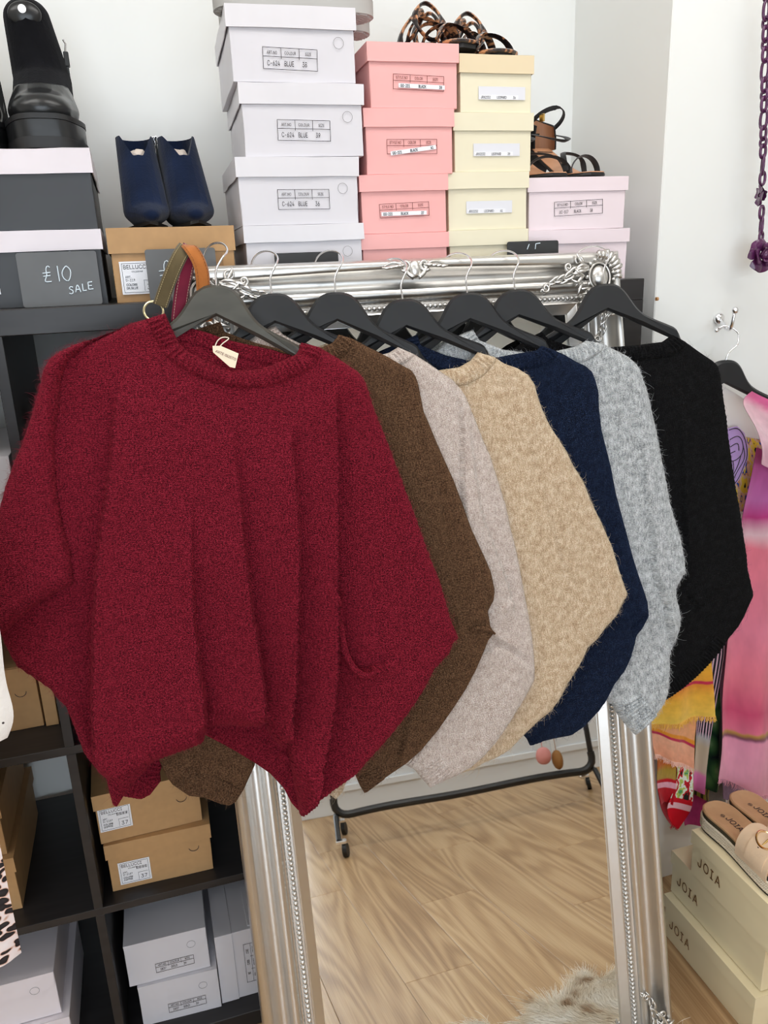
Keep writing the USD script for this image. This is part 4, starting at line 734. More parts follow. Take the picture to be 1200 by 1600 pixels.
class Garment:
    def __init__(s, key, T, knitmat, seed):
        s.d = SWEATERS[key]; s.hu, s.hv = s.d['hook']; s.T = T; s.mat = knitmat; s.seed = seed
        s.poly = Polygon(s.d['outline']).buffer(0); s.off = .02 if key == 'red' else 0.0
    def base(s, P): return gdepth(P[:, 0] - s.hu) + s.off
    def relief(s, P):
        h = (meshkit.fbm(np.column_stack([P * 9, np.full(len(P), s.seed * 3.1)]), 3, s.seed) - .5) * .5 * s.T
        h += (meshkit.fbm(np.column_stack([P * np.array([22., 3.5]), np.full(len(P), s.seed * 1.7)]), 2, s.seed + 9) - .5) * .45 * s.T
        for line, up, (a0, a1), dec in s.d['folds']:
            if a1 == 0 and a0 == 0: continue
            b, side, pos, over = seg_fold(P, line)
            amp = a0 + (a1 - a0) * pos; w = np.exp(-(over / .03) ** 2)
            on = side * up < 0
            h += w * amp * np.where(on, np.exp(-b / dec), -.8 * np.exp(-b / (dec * 1.2)))
        return h
    def top(s, P, d=None):
        if d is None: d = shapely.distance(shapely.points(P[:, 0], P[:, 1]), s.poly.exterior)
        r = .020; e = np.sqrt(np.clip(1 - (1 - np.minimum(d / r, 1)) ** 2, 0, 1)); f = np.minimum(d / .022, 1)
        return s.base(P) + s.T * e + s.relief(P) * f
    def points(s, poly, ds):
        L = poly.exterior; k = max(8, int(L.length / (ds * .85)))
        bnd = np.array([L.interpolate(i / k, normalized=True).coords[0] for i in range(k)])
        x0, y0, x1, y1 = poly.bounds; nx, ny = int((x1 - x0) / ds) + 2, int((y1 - y0) / (ds * .87)) + 2
        X, Y = np.meshgrid(np.arange(nx), np.arange(ny)); G = np.column_stack([(x0 + (X + .5 * (Y % 2)) * ds).ravel(), (y0 + Y * ds * .87).ravel()])
        shapely.prepare(poly); pt = shapely.points(G[:, 0], G[:, 1]); G = G[shapely.contains(poly, pt)]
        G = G[shapely.distance(shapely.points(G[:, 0], G[:, 1]), L) > ds * .45]
        P = np.vstack([bnd, G]); T = Delaunay(P).simplices
        c = P[T].mean(1); T = T[shapely.contains(poly, shapely.points(c[:, 0], c[:, 1]))]
        a, b, cc = P[T[:, 0]], P[T[:, 1]], P[T[:, 2]]
        cr = (b - a)[:, 0] * (cc - a)[:, 1] - (b - a)[:, 1] * (cc - a)[:, 0]
        T[cr < 0] = T[cr < 0][:, ::-1]
        T = T[np.abs(cr) > 1e-10]
        return P, T, len(bnd)
    def emit(s, name, P, T, nb, nf, nback, parent, label=None, kind=None, uvrot=0):
        V = np.column_stack([P, nf]); inner = np.arange(nb, len(P))
        B = np.column_stack([P, nback]); idx = np.arange(len(P)); idx[nb:] = len(P) + np.arange(len(P) - nb)
        VV = np.vstack([V, B[nb:]]); F = np.vstack([T[:, ::-1], idx[T]])
        m = trimesh.Trimesh(mf(VV), F, process=False)
        uv = np.vstack([P, P[nb:]])
        obj(name, m, s.mat, parent, True, uv=uv, label=label, kind=kind)
        return V, T
    def body(s, parent, ds=.0045):
        P, T, nb = s.points(s.poly, ds); d = shapely.distance(shapely.points(P[:, 0], P[:, 1]), s.poly.exterior)
        nf = s.top(P, d); e = np.minimum(d / .02, 1); nk = s.base(P) - .004 * e
        nf = np.maximum(nf, nk + .0015 * (d > 1e-6))
        s.V, s.F = s.emit('body', P, T, nb, nf, nk, parent)
    def band(s, parent, name, line, w, period, amp, ds=.0015, lift=.0016, region=None, label=None, over=0.0):
        ln = LineString(line)
        reg = (region or s.poly.buffer(over)).intersection(ln.buffer(w, cap_style=2 if name != 'collar' else 1))
        if reg.geom_type != 'Polygon': reg = max(reg.geoms, key=lambda q: q.area)
        reg = reg.buffer(-.0015).buffer(.0015)
        if reg.geom_type != 'Polygon': reg = max(reg.geoms, key=lambda q: q.area)
        P, T, nb = s.points(Polygon(reg.exterior), ds); pt = shapely.points(P[:, 0], P[:, 1])
        t = shapely.line_locate_point(ln, pt); d = shapely.distance(pt, reg.exterior); e = np.minimum(d / .004, 1)
        t = t + (meshkit.fbm(np.column_stack([P * 60, P[:, :1] * 0]), 2, 5) - .5) * period * .8
        nf = s.top(P) + e * (lift + amp * (.5 + .5 * np.cos(2 * PI * t / period)))
        s.emit(name, P, T, nb, nf, s.top(P) - .003 * e, parent, label)
    def rope(s, parent, name, line, r, lift=.002, label=None):
        q = spline(line, 40); n = s.top(q) + lift
        m = tube(np.column_stack([q, n]), r * (.45 + .55 * np.sin(PI * np.linspace(.06, .94, 40))), 10); m.vertices = mf(m.vertices); m.fix_normals()
        obj(name, m, s.mat, parent, True, uv=np.asarray(m.vertices)[:, [0, 2]], label=label)
    def fuzz(s, parent, dens, length, colmat, keep=None, width=.00016, surf=None):
        V, F = surf or (s.V, s.F); rs = np.random.default_rng(s.seed)
        W = mf(V); a, b, c = W[F[:, 0]], W[F[:, 1]], W[F[:, 2]]; cr = np.cross(b - a, c - a); ar = np.linalg.norm(cr, axis=1) / 2
        cen = V[F].mean(1); wgt = ar.copy()
        if keep is not None: wgt *= keep(cen)
        ed = shapely.distance(shapely.points(cen[:, 0], cen[:, 1]), s.poly.exterior); wgt *= 1 + 3.5 * np.exp(-(ed / .008) ** 2)
        k = int(dens * wgt.sum()); f = rs.choice(len(F), k, p=wgt / wgt.sum())
        r1, r2 = rs.random((2, k)); q = np.sqrt(r1); w0, w1, w2 = 1 - q, q * (1 - r2), q * r2
        p0 = a[f] * w0[:, None] + b[f] * w1[:, None] + c[f] * w2[:, None]
        nn = -cr[f]; nn /= np.linalg.norm(nn, axis=1, keepdims=True); nn *= np.sign(nn @ MN)[:, None] + 1e-9
        nn = nn * .6 + MN * .4
        t = rs.normal(size=(k, 3)); t -= nn * (t * nn).sum(1)[:, None]; t /= np.linalg.norm(t, axis=1, keepdims=True)
        t[:, 2] -= .25
        L = length * (.4 + rs.gamma(2.2, .35, k))[:, None]; up = (.18 + .5 * rs.random((k, 1)))
        curl = np.cross(nn, t) * rs.normal(0, .5, (k, 1))
        pts = np.stack([p0 - nn * .0006, p0 + L * (.33 * t + up * .33 * nn + .1 * curl), p0 + L * (.68 * t + up * .5 * nn + .35 * curl), p0 + L * (.95 * t + up * .45 * nn + .75 * curl)], 1)
        bc = UsdGeom.BasisCurves.Define(stage, path_for('wool_fuzz', parent))
        bc.CreateTypeAttr('linear'); bc.CreateCurveVertexCountsAttr(Vt.IntArray.FromNumpy(np.full(k, 4, np.int32)))
        bc.CreatePointsAttr(Vt.Vec3fArray.FromNumpy(pts.reshape(-1, 3).astype(np.float32)))
        bc.CreateWidthsAttr(Vt.FloatArray.FromNumpy(np.tile([width, width, width * .8, width * .4], k).astype(np.float32))); bc.SetWidthsInterpolation('vertex')
        UsdShade.MaterialBindingAPI.Apply(bc.GetPrim()).Bind(colmat)
        tag(bc.GetPrim(), kind='stuff')

def fibre(name, col): return plain(name, srgb(*col), .7, spec=.2)
SG = None
def sweater(key, label, T, km, fm, seed, dens, flen, collar_w, hem_w, vis, hems=('hem', 'hem2'), per=.0060):
    g = Garment(key, T, km, seed)
    t = thing('sweater', label, 'sweater')
    g.body(t)
    g.band(t, 'collar', g.d['rim'], collar_w, .0068, .0034)
    for h in hems:
        if h in g.d: g.band(t, 'hem_band', g.d[h], hem_w, per, .0034)
    if 'pocket' in g.d and key != 'red': g.rope(t, 'sleeve_cuff', g.d['pocket'], .0035)
    g.fuzz(t, dens, flen, fm, vis)
    return g, t

KN = {
 'red': knit('burgundy_wool', (56, 8, 19), (112, 20, 37), (146, 37, 55), .7, .12, .10),
 'brown': knit('brown_wool', (50, 34, 24), (88, 63, 45), (120, 91, 68), .7, .15, .12, rot=.15),
 'taupe': knit('taupe_wool', (172, 152, 142), (202, 186, 177), (224, 212, 205), .6, .25, .22, rot=.35, bump=.5),
 'tan': knit('tan_wool', (174, 144, 114), (204, 178, 148), (230, 211, 187), .55, .3, .30, rot=.35, bump=.5),
 'navy': knit('navy_wool', (11, 17, 31), (19, 28, 48), (31, 43, 68), .6, .2, .2, rot=.25),
 'grey': knit('grey_wool', (124, 128, 131), (176, 180, 182), (216, 219, 221), .55, .35, .30, rot=.35, bump=.5),
 'black': knit('black_wool', (9, 9, 10), (17, 17, 18), (28, 28, 30), .6, .2, .2, rot=.2, sheen=.12),
}
FB = {'red': fibre('burgundy_fibre', (150, 44, 62)), 'brown': fibre('brown_fibre', (120, 92, 66)), 'taupe': fibre('taupe_fibre', (216, 200, 190)), 'tan': fibre('tan_fibre', (222, 202, 174)),
      'navy': fibre('navy_fibre', (52, 66, 96)), 'grey': fibre('grey_fibre', (210, 213, 216)), 'black': fibre('black_fibre', (44, 44, 46))}
def right_of(u0, v0=.62): return lambda c: ((c[:, 0] > u0) | (c[:, 1] > v0)).astype(float)
LB = {'red': 'burgundy fuzzy knit batwing sweater at the front of the row with a cream swing tag', 'brown': 'dark brown fuzzy knit sweater hanging right behind the burgundy one', 'taupe': 'pinkish taupe knit sweater between the brown and the tan one',
      'tan': 'tan mohair knit sweater with ribbed collar in the middle of the row', 'navy': 'navy blue fuzzy knit sweater between the tan and the grey one', 'grey': 'heather grey mohair knit sweater between the navy and the black one', 'black': 'black knit sweater at the right end of the row'}
GM = {}
for key, T, seed, dens, fl, cw, hw in (('brown', .010, 2, 18000, .0055, .026, .040), ('taupe', .010, 3, 16000, .005, .026, .046), ('tan', .010, 4, 22000, .0065, .030, .040), ('navy', .010, 5, 18000, .005, .028, .034), ('grey', .011, 6, 26000, .0065, .028, .052), ('black', .010, 8, 12000, .006, .028, .030)):
    u0 = SWEATERS[key]['hook'][0]
    GM[key] = sweater(key, LB[key], T, KN[key], FB[key], seed, dens, fl, cw, hw, right_of(u0 - .10, 9 if key not in ('brown', 'tan') else .78))
# burgundy sweater in front: body, sleeve folded over it, collar, hems, back neck, pocket-like cuff, swing tag
g = Garment('red', .026, KN['red'], 1)
RED = thing('sweater', LB['red'], 'sweater')
g.body(RED, .0042)
D = g.d
g.band(RED, 'collar', D['rim'], .029, .0070, .0042, label='ribbed crew neck band')
for h in ('hem', 'hem2', 'hem3', 'hem4'): g.band(RED, 'hem_band', D[h], .040, .0066, .0040)
def flat_piece(name, poly, off, edge, period, thick=.005, ds=.0018, label=None, ribw=.04):
    P, T, nb = g.points(Polygon(poly).buffer(0), ds); pt = shapely.points(P[:, 0], P[:, 1]); d = shapely.distance(pt, Polygon(poly).buffer(0).exterior)
    e = np.sqrt(np.clip(1 - (1 - np.minimum(d / .006, 1)) ** 2, 0, 1)); nb0 = g.base(P) + off(P)
    rib = 0
    for ed in edge:
        ln = LineString(ed); tt = shapely.line_locate_point(ln, pt); rib = rib + np.where(shapely.distance(pt, ln) < ribw, .0034 * (.5 + .5 * np.cos(2 * PI * tt / period)), 0)
    g.emit(name, P, T, nb, nb0 + e * (thick + rib), nb0 - e * .002, RED, label)
flat_piece('back_hem_band', D['backhem'], lambda P: -.017 - .034 * np.clip((-.05 - P[:, 0]) / .05, 0, 1), [D['backhem_edge'], D['backhem_edge2']], .0066)
flat_piece('back_neck', D['backneck'], lambda P: -.010 + 0 * P[:, 0], [D['backrim']], .0058, ribw=.022)
sp = Polygon(D['sleeve']).buffer(0); gs = g
P, T, nb = g.points(sp, .0042); pt = shapely.points(P[:, 0], P[:, 1]); d = shapely.distance(pt, sp.exterior)
e = np.sqrt(np.clip(1 - (1 - np.minimum(d / .026, 1)) ** 2, 0, 1))
u_in = np.clip((P[:, 0] + .30) / .12, 0, 1)
nz = (meshkit.fbm(np.column_stack([P * np.array([16., 5.]), P[:, :1] * 0]), 3, 12) - .5) * .016
down = np.clip((P[:, 1] - .15) / .45, 0, 1)
tp = g.top(P); nf = tp + .004 + .004 * down + e * (.018 + nz)
V_, F_ = g.emit('sleeve', P, T, nb, nf, tp + .001 + .004 * down, RED, 'folded left sleeve with open cuff')
g.rope(RED, 'sleeve_cuff', D['pocket'], .0060, .001)
g.fuzz(RED, 16000, .0050, FB['red'])
g.fuzz(RED, 26000, .0065, FB['red'], surf=(V_, F_))
GM['red'] = (g, RED)
HL = {'red': 'worn black wooden hanger of the burgundy sweater', 'brown': 'black wooden hanger of the brown sweater', 'taupe': 'black wooden hanger of the pinkish taupe sweater', 'tan': 'black wooden hanger of the tan sweater',
      'navy': 'black wooden hanger of the navy sweater', 'grey': 'black wooden hanger of the grey sweater', 'black': 'black wooden hanger of the black sweater'}
for k, roll in (('red', -.11), ('brown', .0), ('taupe', -.05), ('tan', .02), ('navy', .0), ('grey', .03), ('black', .0)):
    hu, hv = SWEATERS[k]['hook']; make_hanger(HL[k], hu, hv, roll, M['hanger_worn' if k == 'red' else 'hanger'], off=.02 if k == 'red' else 0)
# ---------------------------------------------------------------- shoes on the boxes
def cut(t, m2):
    m = manifold3d.Manifold(manifold3d.Mesh(np.asarray(t.vertices, np.float32), np.asarray(t.faces, np.uint32)))
    return as_tm(m - m2)
def tri_prism(pts, x0, x1):      # polygon in (y, z) extruded along x
    c = manifold3d.CrossSection([np.array(pts, np.float32)[::-1]]); 
    if c.area() <= 0: c = manifold3d.CrossSection([np.array(pts, np.float32)])
    m = manifold3d.Manifold.extrude(c, x1 - x0)
    return m.transform(np.array([[0, 0, 1, x0], [1, 0, 0, 0], [0, 1, 0, 0]], float))
M['navy_suede'] = plain('navy_suede', srgb(22, 33, 57), .95, bump=.6, bscale=260, vary=.38, vscale=16, sheen=.12, spec=.05)
M['black_suede'] = plain('black_suede', srgb(24, 24, 27), .97, bump=.7, bscale=240, vary=.3, vscale=18, sheen=.05, spec=.04)
M['black_leather'] = plain('black_leather', srgb(28, 29, 30), .28, bump=.1, bscale=60)
M['sole_black'] = plain('black_rubber', srgb(22, 22, 23), .5)
M['paper'] = plain('crumpled_paper', srgb(222, 208, 196), .7, bump=.9, bscale=120)
def ankle_boot(label, loc, yaw, mir, z=0):
    t = thing('ankle_boot', label, 'boot', loc, yaw, 'navy suede ankle boots')
    A, B = (lambda x, *r: ball((x * mir, r[0], r[1]), r[2])), None
    toe, bof, ins, hl = A(.004, .010, .016, (.014, .012, .010)), A(0, .062, .024, (.037, .035, .022)), A(0, .105, .052, (.033, .03, .036)), A(0, .185, .034, (.030, .028, .030))
    a1, a2 = A(0, .152, .090, (.033, .043, .03)), A(-.002, .157, .150, (.031, .043, .006))
    m = smooth_union([hull(toe, bof), hull(bof, ins), hull(bof, hl, ins), hull(bof, ins, hl, a1), hull(bof, a1, a2)], .006, 8)
    v = m.vertices; v[:, 2] = np.where(v[:, 2] > .150, .150 + (v[:, 2] - .150) * .2, v[:, 2]); m.vertices = v
    cav = hull(A(0, .152, .100, (.027, .039, .02)), A(-.002, .157, .175, (.0275, .0405, .01)))
    wedge = tri_prism([(.06, .165), (.150, .165), (.124, .122), (.06, .118)], -.05, .05)
    vee = hull(ball((-.002 * mir, .10, .104), .003), ball((-.029 * mir, .06, .162), .003), ball((.027 * mir, .06, .162), .003), ball((-.002 * mir, .128, .104), .003), ball((-.029 * mir, .145, .162), .003), ball((.027 * mir, .145, .162), .003))
    up = cut(m, cav + vee)
    up.apply_translation([0, 0, .003])
    obj('upper', up, M['navy_suede'], t, 40)
    p = Polygon([(.0, .004), (.016, .012), (.033, .045), (.037, .08), (.030, .12), (.026, .16), (.026, .195), (.012, .212), (-.012, .212), (-.026, .195), (-.026, .16), (-.030, .12), (-.036, .08), (-.031, .045), (-.012, .012)]).buffer(-.004)
    s = extrude(p, .005); s.vertices[:, 0] *= mir; s.vertices[:, 2] += np.clip((.035 - s.vertices[:, 1]) / .035, 0, 1) ** 2 * .011; s.fix_normals()
    obj('sole', s, M['sole_black'], t, 30)
    obj('heel', [box(-.024, .024, .165, .212, -.0, .006, .001)], M['sole_black'], t, False)
    pb = trimesh.creation.icosphere(3, 1.0); pb.vertices *= 1 + (meshkit.fbm(pb.vertices * 2.5 + 3 * mir, 3, 4)[:, None] - .5) * .5; pb.apply_scale([.021, .026, .024]); pb.apply_translation([0, .134, .108])
    obj('paper_stuffing', pb, M['paper'], t, 20)
    zx = -.031 * (-mir)
    zt_ = obj('zip_tape', [box(zx - .001, zx + .001, .160, .168, .04, .155)], M['sole_black'], t, False)
    obj('zip_pull', [tube([[zx, .165, .152], [zx + .004 * mir, .16, .135], [zx + .010 * mir, .158, .112]], .0011, 6), tube([[zx + .003 * math.cos(a), .162 , .15 + .006 * math.sin(a)] for a in np.linspace(0, 6.28, 12, endpoint=False)], .001, 6, closed=True)], M['chrome'], zt_, True)
ankle_boot('left navy suede ankle boot on the kraft shoebox, nearer the charcoal boxes', (.046, 1.390, 1.5815), .02, 1)
ankle_boot('right navy suede ankle boot on the kraft shoebox, nearer the white stack', (.124, 1.390, 1.5815), .10, -1)
def chunky_boot(label, loc, yaw):
    t = thing('platform_boot', label, 'boot', loc, yaw, 'black platform boots')
    toe, bof, ins, hl = ball((0, .045, .062), (.044, .036, .026)), ball((0, .085, .066), (.053, .04, .034)), ball((0, .12, .09), (.046, .035, .04)), ball((0, .215, .075), (.042, .03, .034))
    a1, a2 = ball((0, .172, .13), (.045, .050, .03)), ball((-.010, .178, .218), (.036, .050, .03))
    m = smooth_union([hull(toe, bof), hull(bof, ins, hl), hull(ins, hl, a1), hull(a1, a2)], .007, 12)
    shaft = cut(m, manifold3d.Manifold.cube([.3, .112, .107]).translate([-.15, 0, 0]) - manifold3d.Manifold.cube([.3, .05, .2]).translate([-.15, .112, 0]))
    vamp = cut(m, manifold3d.Manifold.cube([.3, .4, .3]).translate([-.15, .112, 0]) + manifold3d.Manifold.cube([.3, .4, .3]).translate([-.15, -.05, .107]))
    obj('shaft', shaft, M['black_suede'], t, 40); obj('toe_cap', vamp, M['black_leather'], t, 40)
    o = [(.0, .004), (.036, .010), (.054, .045), (.060, .085), (.054, .13), (.048, .19), (.044, .235), (.018, .252), (-.018, .252), (-.044, .235), (-.048, .19), (-.054, .13), (-.060, .085), (-.054, .045), (-.036, .010)]
    p = Polygon(spline(o, 60, True)).buffer(0)
    ms = []
    for z0, z1, g in ((0, .016, 0), (.0165, .040, .0015), (.0405, .048, .0005)):
        e = extrude(p.buffer(-g), z1 - z0); e.apply_translation([0, 0, z0]); e.vertices[:, 2] += np.clip((.03 - e.vertices[:, 1]) / .03, 0, 1) ** 2 * .006; ms.append(e)
    obj('platform_sole', ms[0], M['sole_black'], t, 30); obj('sole_wall', ms[1], M['black_leather'], t, 30); obj('welt', ms[2], M['sole_black'], t, 30)
    pa = trimesh.creation.icosphere(3, 1.0); pa.apply_scale([.025, .010, .019]); pa.apply_translation([-.010, .1365, .2150])
    obj('leather_patch', pa, M['black_leather'], t, True)
    d = trimesh.creation.cylinder(.0062, .0014, sections=24); d.apply_transform(trimesh.transformations.rotation_matrix(PI / 2, [1, 0, 0])); d.apply_translation([-.012, .1265, .220])
    obj('round_sticker', d, M['sticker'], t, 30)
    zp = obj('zip', [box(.040, .044, .170, .178, .08, .17), box(.038, .046, .168, .180, .150, .172, .001)], M['black_leather'], t, False)
    obj('zip_pull', tube([[.042, .172, .172], [.044, .172, .184], [.041, .172, .190]], .0018, 6), M['chrome'], zp)
chunky_boot('black platform boot with a white round sticker on the charcoal shoebox', (-.093, 1.392, 1.6945), .0)
chunky_boot('black platform boot cropped by the left picture edge on the charcoal shoebox', (-.214, 1.400, 1.6945), -.06)
M['trainer_grey'] = plain('grey_knit_upper', srgb(198, 196, 192), .85, bump=.6, bscale=220, vary=.1, vscale=40)
M['sole_grey'] = plain('grey_rubber', srgb(176, 174, 170), .7)
def trainer(label, loc, yaw):
    t = thing('trainer', label, 'trainer', loc, yaw, 'grey trainers on the white stack')
    o = [(0, .0), (.012, .030), (.055, .046), (.11, .043), (.16, .034), (.215, .036), (.25, .026), (.262, 0), (.25, -.026), (.215, -.034), (.16, -.030), (.11, -.040), (.055, -.042), (.012, -.028)]
    p = Polygon(spline(o, 60, True)).buffer(0)
    e = extrude(p, .024); e.apply_translation([0, 0, .003]); obj('sole', e, M['sole_grey'], t, 30)
    ms = []
    for k in range(-4, 5):                                   # wavy tread
        xs = np.linspace(.004, .258, 90); ys = k * .0095 + .0028 * np.sin(xs * 420)
        keep = np.array([p.buffer(-.003).contains(Point(x, y)) for x, y in zip(xs, ys)])
        if keep.sum() > 6: ms.append(tube(np.column_stack([xs[keep], ys[keep], np.full(keep.sum(), .003)]), .0028, 6))
    obj('tread', ms, M['sole_grey'], t, True, kind='stuff')
    u = smooth_union([hull(ball((.03, 0, .035), (.028, .034, .018)), ball((.10, 0, .05), (.05, .036, .032))), hull(ball((.10, 0, .05), (.05, .034, .032)), ball((.22, 0, .055), (.036, .030, .045)), ball((.19, 0, .085), (.03, .026, .02)))], .008, 8)
    obj('upper', cut(u, manifold3d.Manifold.cube([.5, .3, .02]).translate([-.1, -.15, 0]) + ball((.205, 0, .11), (.042, .020, .05))), M['trainer_grey'], t, 40)
trainer('grey trainer with wavy sole overhanging the left of the white stack', (.180, 1.425, 1.8965), .04)
trainer('second grey trainer lying across the right of the white stack', (.202, 1.540, 1.8965), -.04)

def ribbon(pts, w, th, up):
    """flat strap: pts centre line, w width, th thickness, up normal direction hint"""
    return tube(pts, w / 2, 8, flat=(up, th / w))
def arc3(p0, p1, h, n=18, lean=0.0):
    p0, p1 = np.array(p0, float), np.array(p1, float); q = np.linspace(0, 1, n)[:, None]
    r = p0 + (p1 - p0) * (.5 - .5 * np.cos(PI * q)); r[:, 2] += h * np.sin(PI * q[:, 0]); r[:, 1] += lean * np.sin(PI * q[:, 0]); return r
def footbed(W, L, zf, th, n=26):
    secs = []
    for q in np.linspace(0.02, 1, n):
        y = q * L; w = W * (np.interp(q, [0, .06, .2, .35, .55, .8, .95, 1], [.25, .6, .95, 1, .74, .66, .55, .3])); z = zf(y)
        secs.append([(-w / 2, y, z + th * .7), (-w / 2 * .9, y, z + th), (w / 2 * .9, y, z + th), (w / 2, y, z + th * .7), (w / 2, y, z), (-w / 2, y, z)])
    return loft(secs)
M['leopard_strap'] = mat('leopard_patent', {'t': ('texture_coordinate', {}), 'v': ('noise_texture', dict(scale=75, detail=2)), 'r': ('rgb_ramp', dict(ramp=[(.42, srgb(30, 22, 22)), (.5, srgb(70, 44, 34)), (.58, srgb(196, 136, 92))])), 'p': ('principled_bsdf', dict(roughness=.25, coat_weight=.4))},
    [('t.object', 'v.vector'), ('v.fac', 'r.fac'), ('r.color', 'p.base_color')])
M['snake_heel'] = plain('grey_snake_heel', srgb(120, 114, 112), .5, bump=.8, bscale=90, vary=.35, vscale=90)
def leopard_sandal(label, loc, yaw, mir):
    t = thing('strappy_sandal', label, 'sandal', loc, yaw, 'leopard strappy sandals')
    zf = lambda y: .002 + .038 * np.clip((y - .07) / .14, 0, 1) ** 1.5
    obj('sole', footbed(.078, .215, zf, .010), M['sole_black'], t, 35)
    obj('insole_edge', tube([[.038 * math.sin(a), .035 - .034 * math.cos(a), .012] for a in np.linspace(-1.7, 1.7, 24)], .0032, 6), M['leopard_strap'], t)
    h = loft([[(-.024, .17, .0), (.024, .17, .0), (.024, .212, 0), (-.024, .212, 0)], [(-.027, .165, .043), (.027, .165, .043), (.027, .215, .05), (-.027, .215, .05)]])
    obj('heel', h, M['snake_heel'], t, False)
    for (x0, y0, x1, y1, hh, ln) in ((-.039, .040, .036, .075, .034, .0), (-.036, .085, .039, .035, .036, .004), (-.034, .110, .037, .085, .044, .006), (-.030, .135, .036, .105, .052, .004)):
        obj('strap', ribbon(arc3((x0 * mir, y0, .012 + zf(y0)), (x1 * mir, y1, .012 + zf(y1)), hh, lean=ln), .0135, .0036, (0, .3, 1)), M['leopard_strap'], t)
    for k, (dx, dz, ph) in enumerate(((-.010, .0, .4), (.012, -.006, 2.0), (.0, .004, 3.4))):
        lp = np.array([[dx + .024 * math.sin(a) * (1 + .2 * math.sin(2 * a + ph)), .150 + .020 * math.cos(a) - .02 * k, .062 + dz + .034 * math.sin(a + ph * .35)] for a in np.linspace(0, 2 * PI, 26, endpoint=False)])
        lp[:, 2] = np.maximum(lp[:, 2], .03)
        obj('ankle_strap', tube(lp, .0062, 8, closed=True, flat=((0, .2, 1), .5)), M['leopard_strap'], t)
leopard_sandal('left leopard print strappy sandal with grey snake heel, on the pink stack', (.605, 1.402, 1.8545), .34, 1)
leopard_sandal('right leopard print strappy sandal on top of the cream stack', (.668, 1.392, 1.8400), .22, -1)
M['tan_insole'] = plain('tan_insole_leather', srgb(206, 150, 112), .42, bump=.1, bscale=60)
M['black_strap'] = plain('black_suede_strap', srgb(30, 30, 31), .75, sheen=.2, spec=.3)
def heel_sandal(label, loc, yaw, mir):
    t = thing('heeled_sandal', label, 'sandal', loc, yaw, 'tan and black heeled sandals')
    zf = lambda y: .003 + .062 * np.clip((y - .065) / .115, 0, 1) ** 1.35
    obj('sole', footbed(.080, .205, zf, .005), M['sole_black'], t, 35)
    obj('insole', footbed(.074, .198, lambda y: zf(y) + .0052, .0016), M['tan_insole'], t, 35)
    a = np.linspace(-2.0, 2.0, 22)
    def shell(dr):
        secs = [[((r + dr) * math.sin(x) * mir, .176 + (.022 + dr) * math.cos(x), .068 + h * (1.0 - .3 * abs(x) / 2.0)) for x in a] for h, r in ((.0, .027), (.028, .027), (.058, .023))]
        V = np.array(secs).reshape(-1, 3); F = []
        for i in range(2):
            for q in range(21): F += [[i * 22 + q, i * 22 + q + 1, i * 22 + 23 + q], [i * 22 + q, i * 22 + 23 + q, i * 22 + 22 + q]]
        return trimesh.Trimesh(V, np.vstack([F, np.array(F)[:, ::-1]]), process=False)
    obj('heel_counter', shell(.0018), M['black_strap'], t, False)
    obj('counter_lining', shell(0), M['tan_insole'], t, False)
    sv = shell(.0009).vertices.reshape(3, 22, 3)
    obj('counter_piping', tube(np.vstack([sv[:, 0], sv[2, 1:-1], sv[::-1, -1]]), .0016, 6), M['black_strap'], t)
    obj('heel', loft([[(-.006, .186, 0), (.006, .186, 0), (.006, .198, 0), (-.006, .198, 0)], [(-.018, .165, .063), (.018, .165, .063), (.018, .2, .066), (-.018, .2, .066)]]), M['sole_black'], t, False)
    S = [arc3((-.039 * mir, .052, .010), (.040 * mir, .030, .010), .030), spline([(-.034 * mir, .085, .018), (-.026 * mir, .092, .045), (.0, .102, .052), (.018 * mir, .085, .050), (.034 * mir, .062, .040), (.040 * mir, .045, .014)], 24),
         spline([(.028 * mir, .170, .094), (.026 * mir, .132, .084), (.0, .104, .074), (-.026 * mir, .132, .084), (-.028 * mir, .170, .094)], 26)]
    for s_ in S: obj('strap', ribbon(s_, .0105, .0026, (0, .4, 1)), M['black_strap'], t)
    lp = np.array([[.033 * math.sin(x) * mir, .165 + .036 * math.cos(x), .116 - .020 * math.cos(x)] for x in np.linspace(.35, 2 * PI - .35, 30)])
    obj('ankle_strap', ribbon(np.vstack([lp, lp[:1]]), .0085, .0024, (1, .2, .2)), M['black_strap'], t)
    obj('buckle', [box(.028 * mir - .002, .028 * mir + .002, .132, .146, .112, .126, .0008)], M['gold'], t, False)
heel_sandal('left tan and black heeled sandal partly hidden behind the cream stack', (.772, 1.385, 1.6497), .12, 1)
heel_sandal('right tan and black heeled sandal with ankle strap in the open corner', (.846, 1.378, 1.6497), .14, -1)

# ---------------------------------------------------------------- bag strap on the mirror corner
t = thing('bag_strap', 'olive, maroon and tan bag strap looped over the left mirror corner', 'bag strap')
SU = lambda n, c: plain(n, srgb(*c), .85, bump=.4, bscale=400, vary=.12, vscale=40, sheen=.2, spec=.2)
def strap(name, pts, w, th, m, up, stitch):
    c = spline(pts, 30); sp_ = obj(name, ribbon(c, w, th, up), m, t, True)
    tg = np.gradient(c, axis=0); tg /= np.linalg.norm(tg, axis=1, keepdims=True); sd = np.cross(tg, np.array(up, float)); sd /= np.linalg.norm(sd, axis=1, keepdims=True)
    ms = []
    for sg in (-1, 1):
        e = c + sd * sg * (w / 2 - .0032) + np.array(up) / np.linalg.norm(up) * (th / 2 + .0003)
        f = spline(e, 90)
        for k in range(0, 88, 3): ms.append(tube(f[k:k + 3], .00045, 4))
    obj('stitching', ms, stitch, sp_, False, kind='stuff')
UPV = (.25, -1, .35)
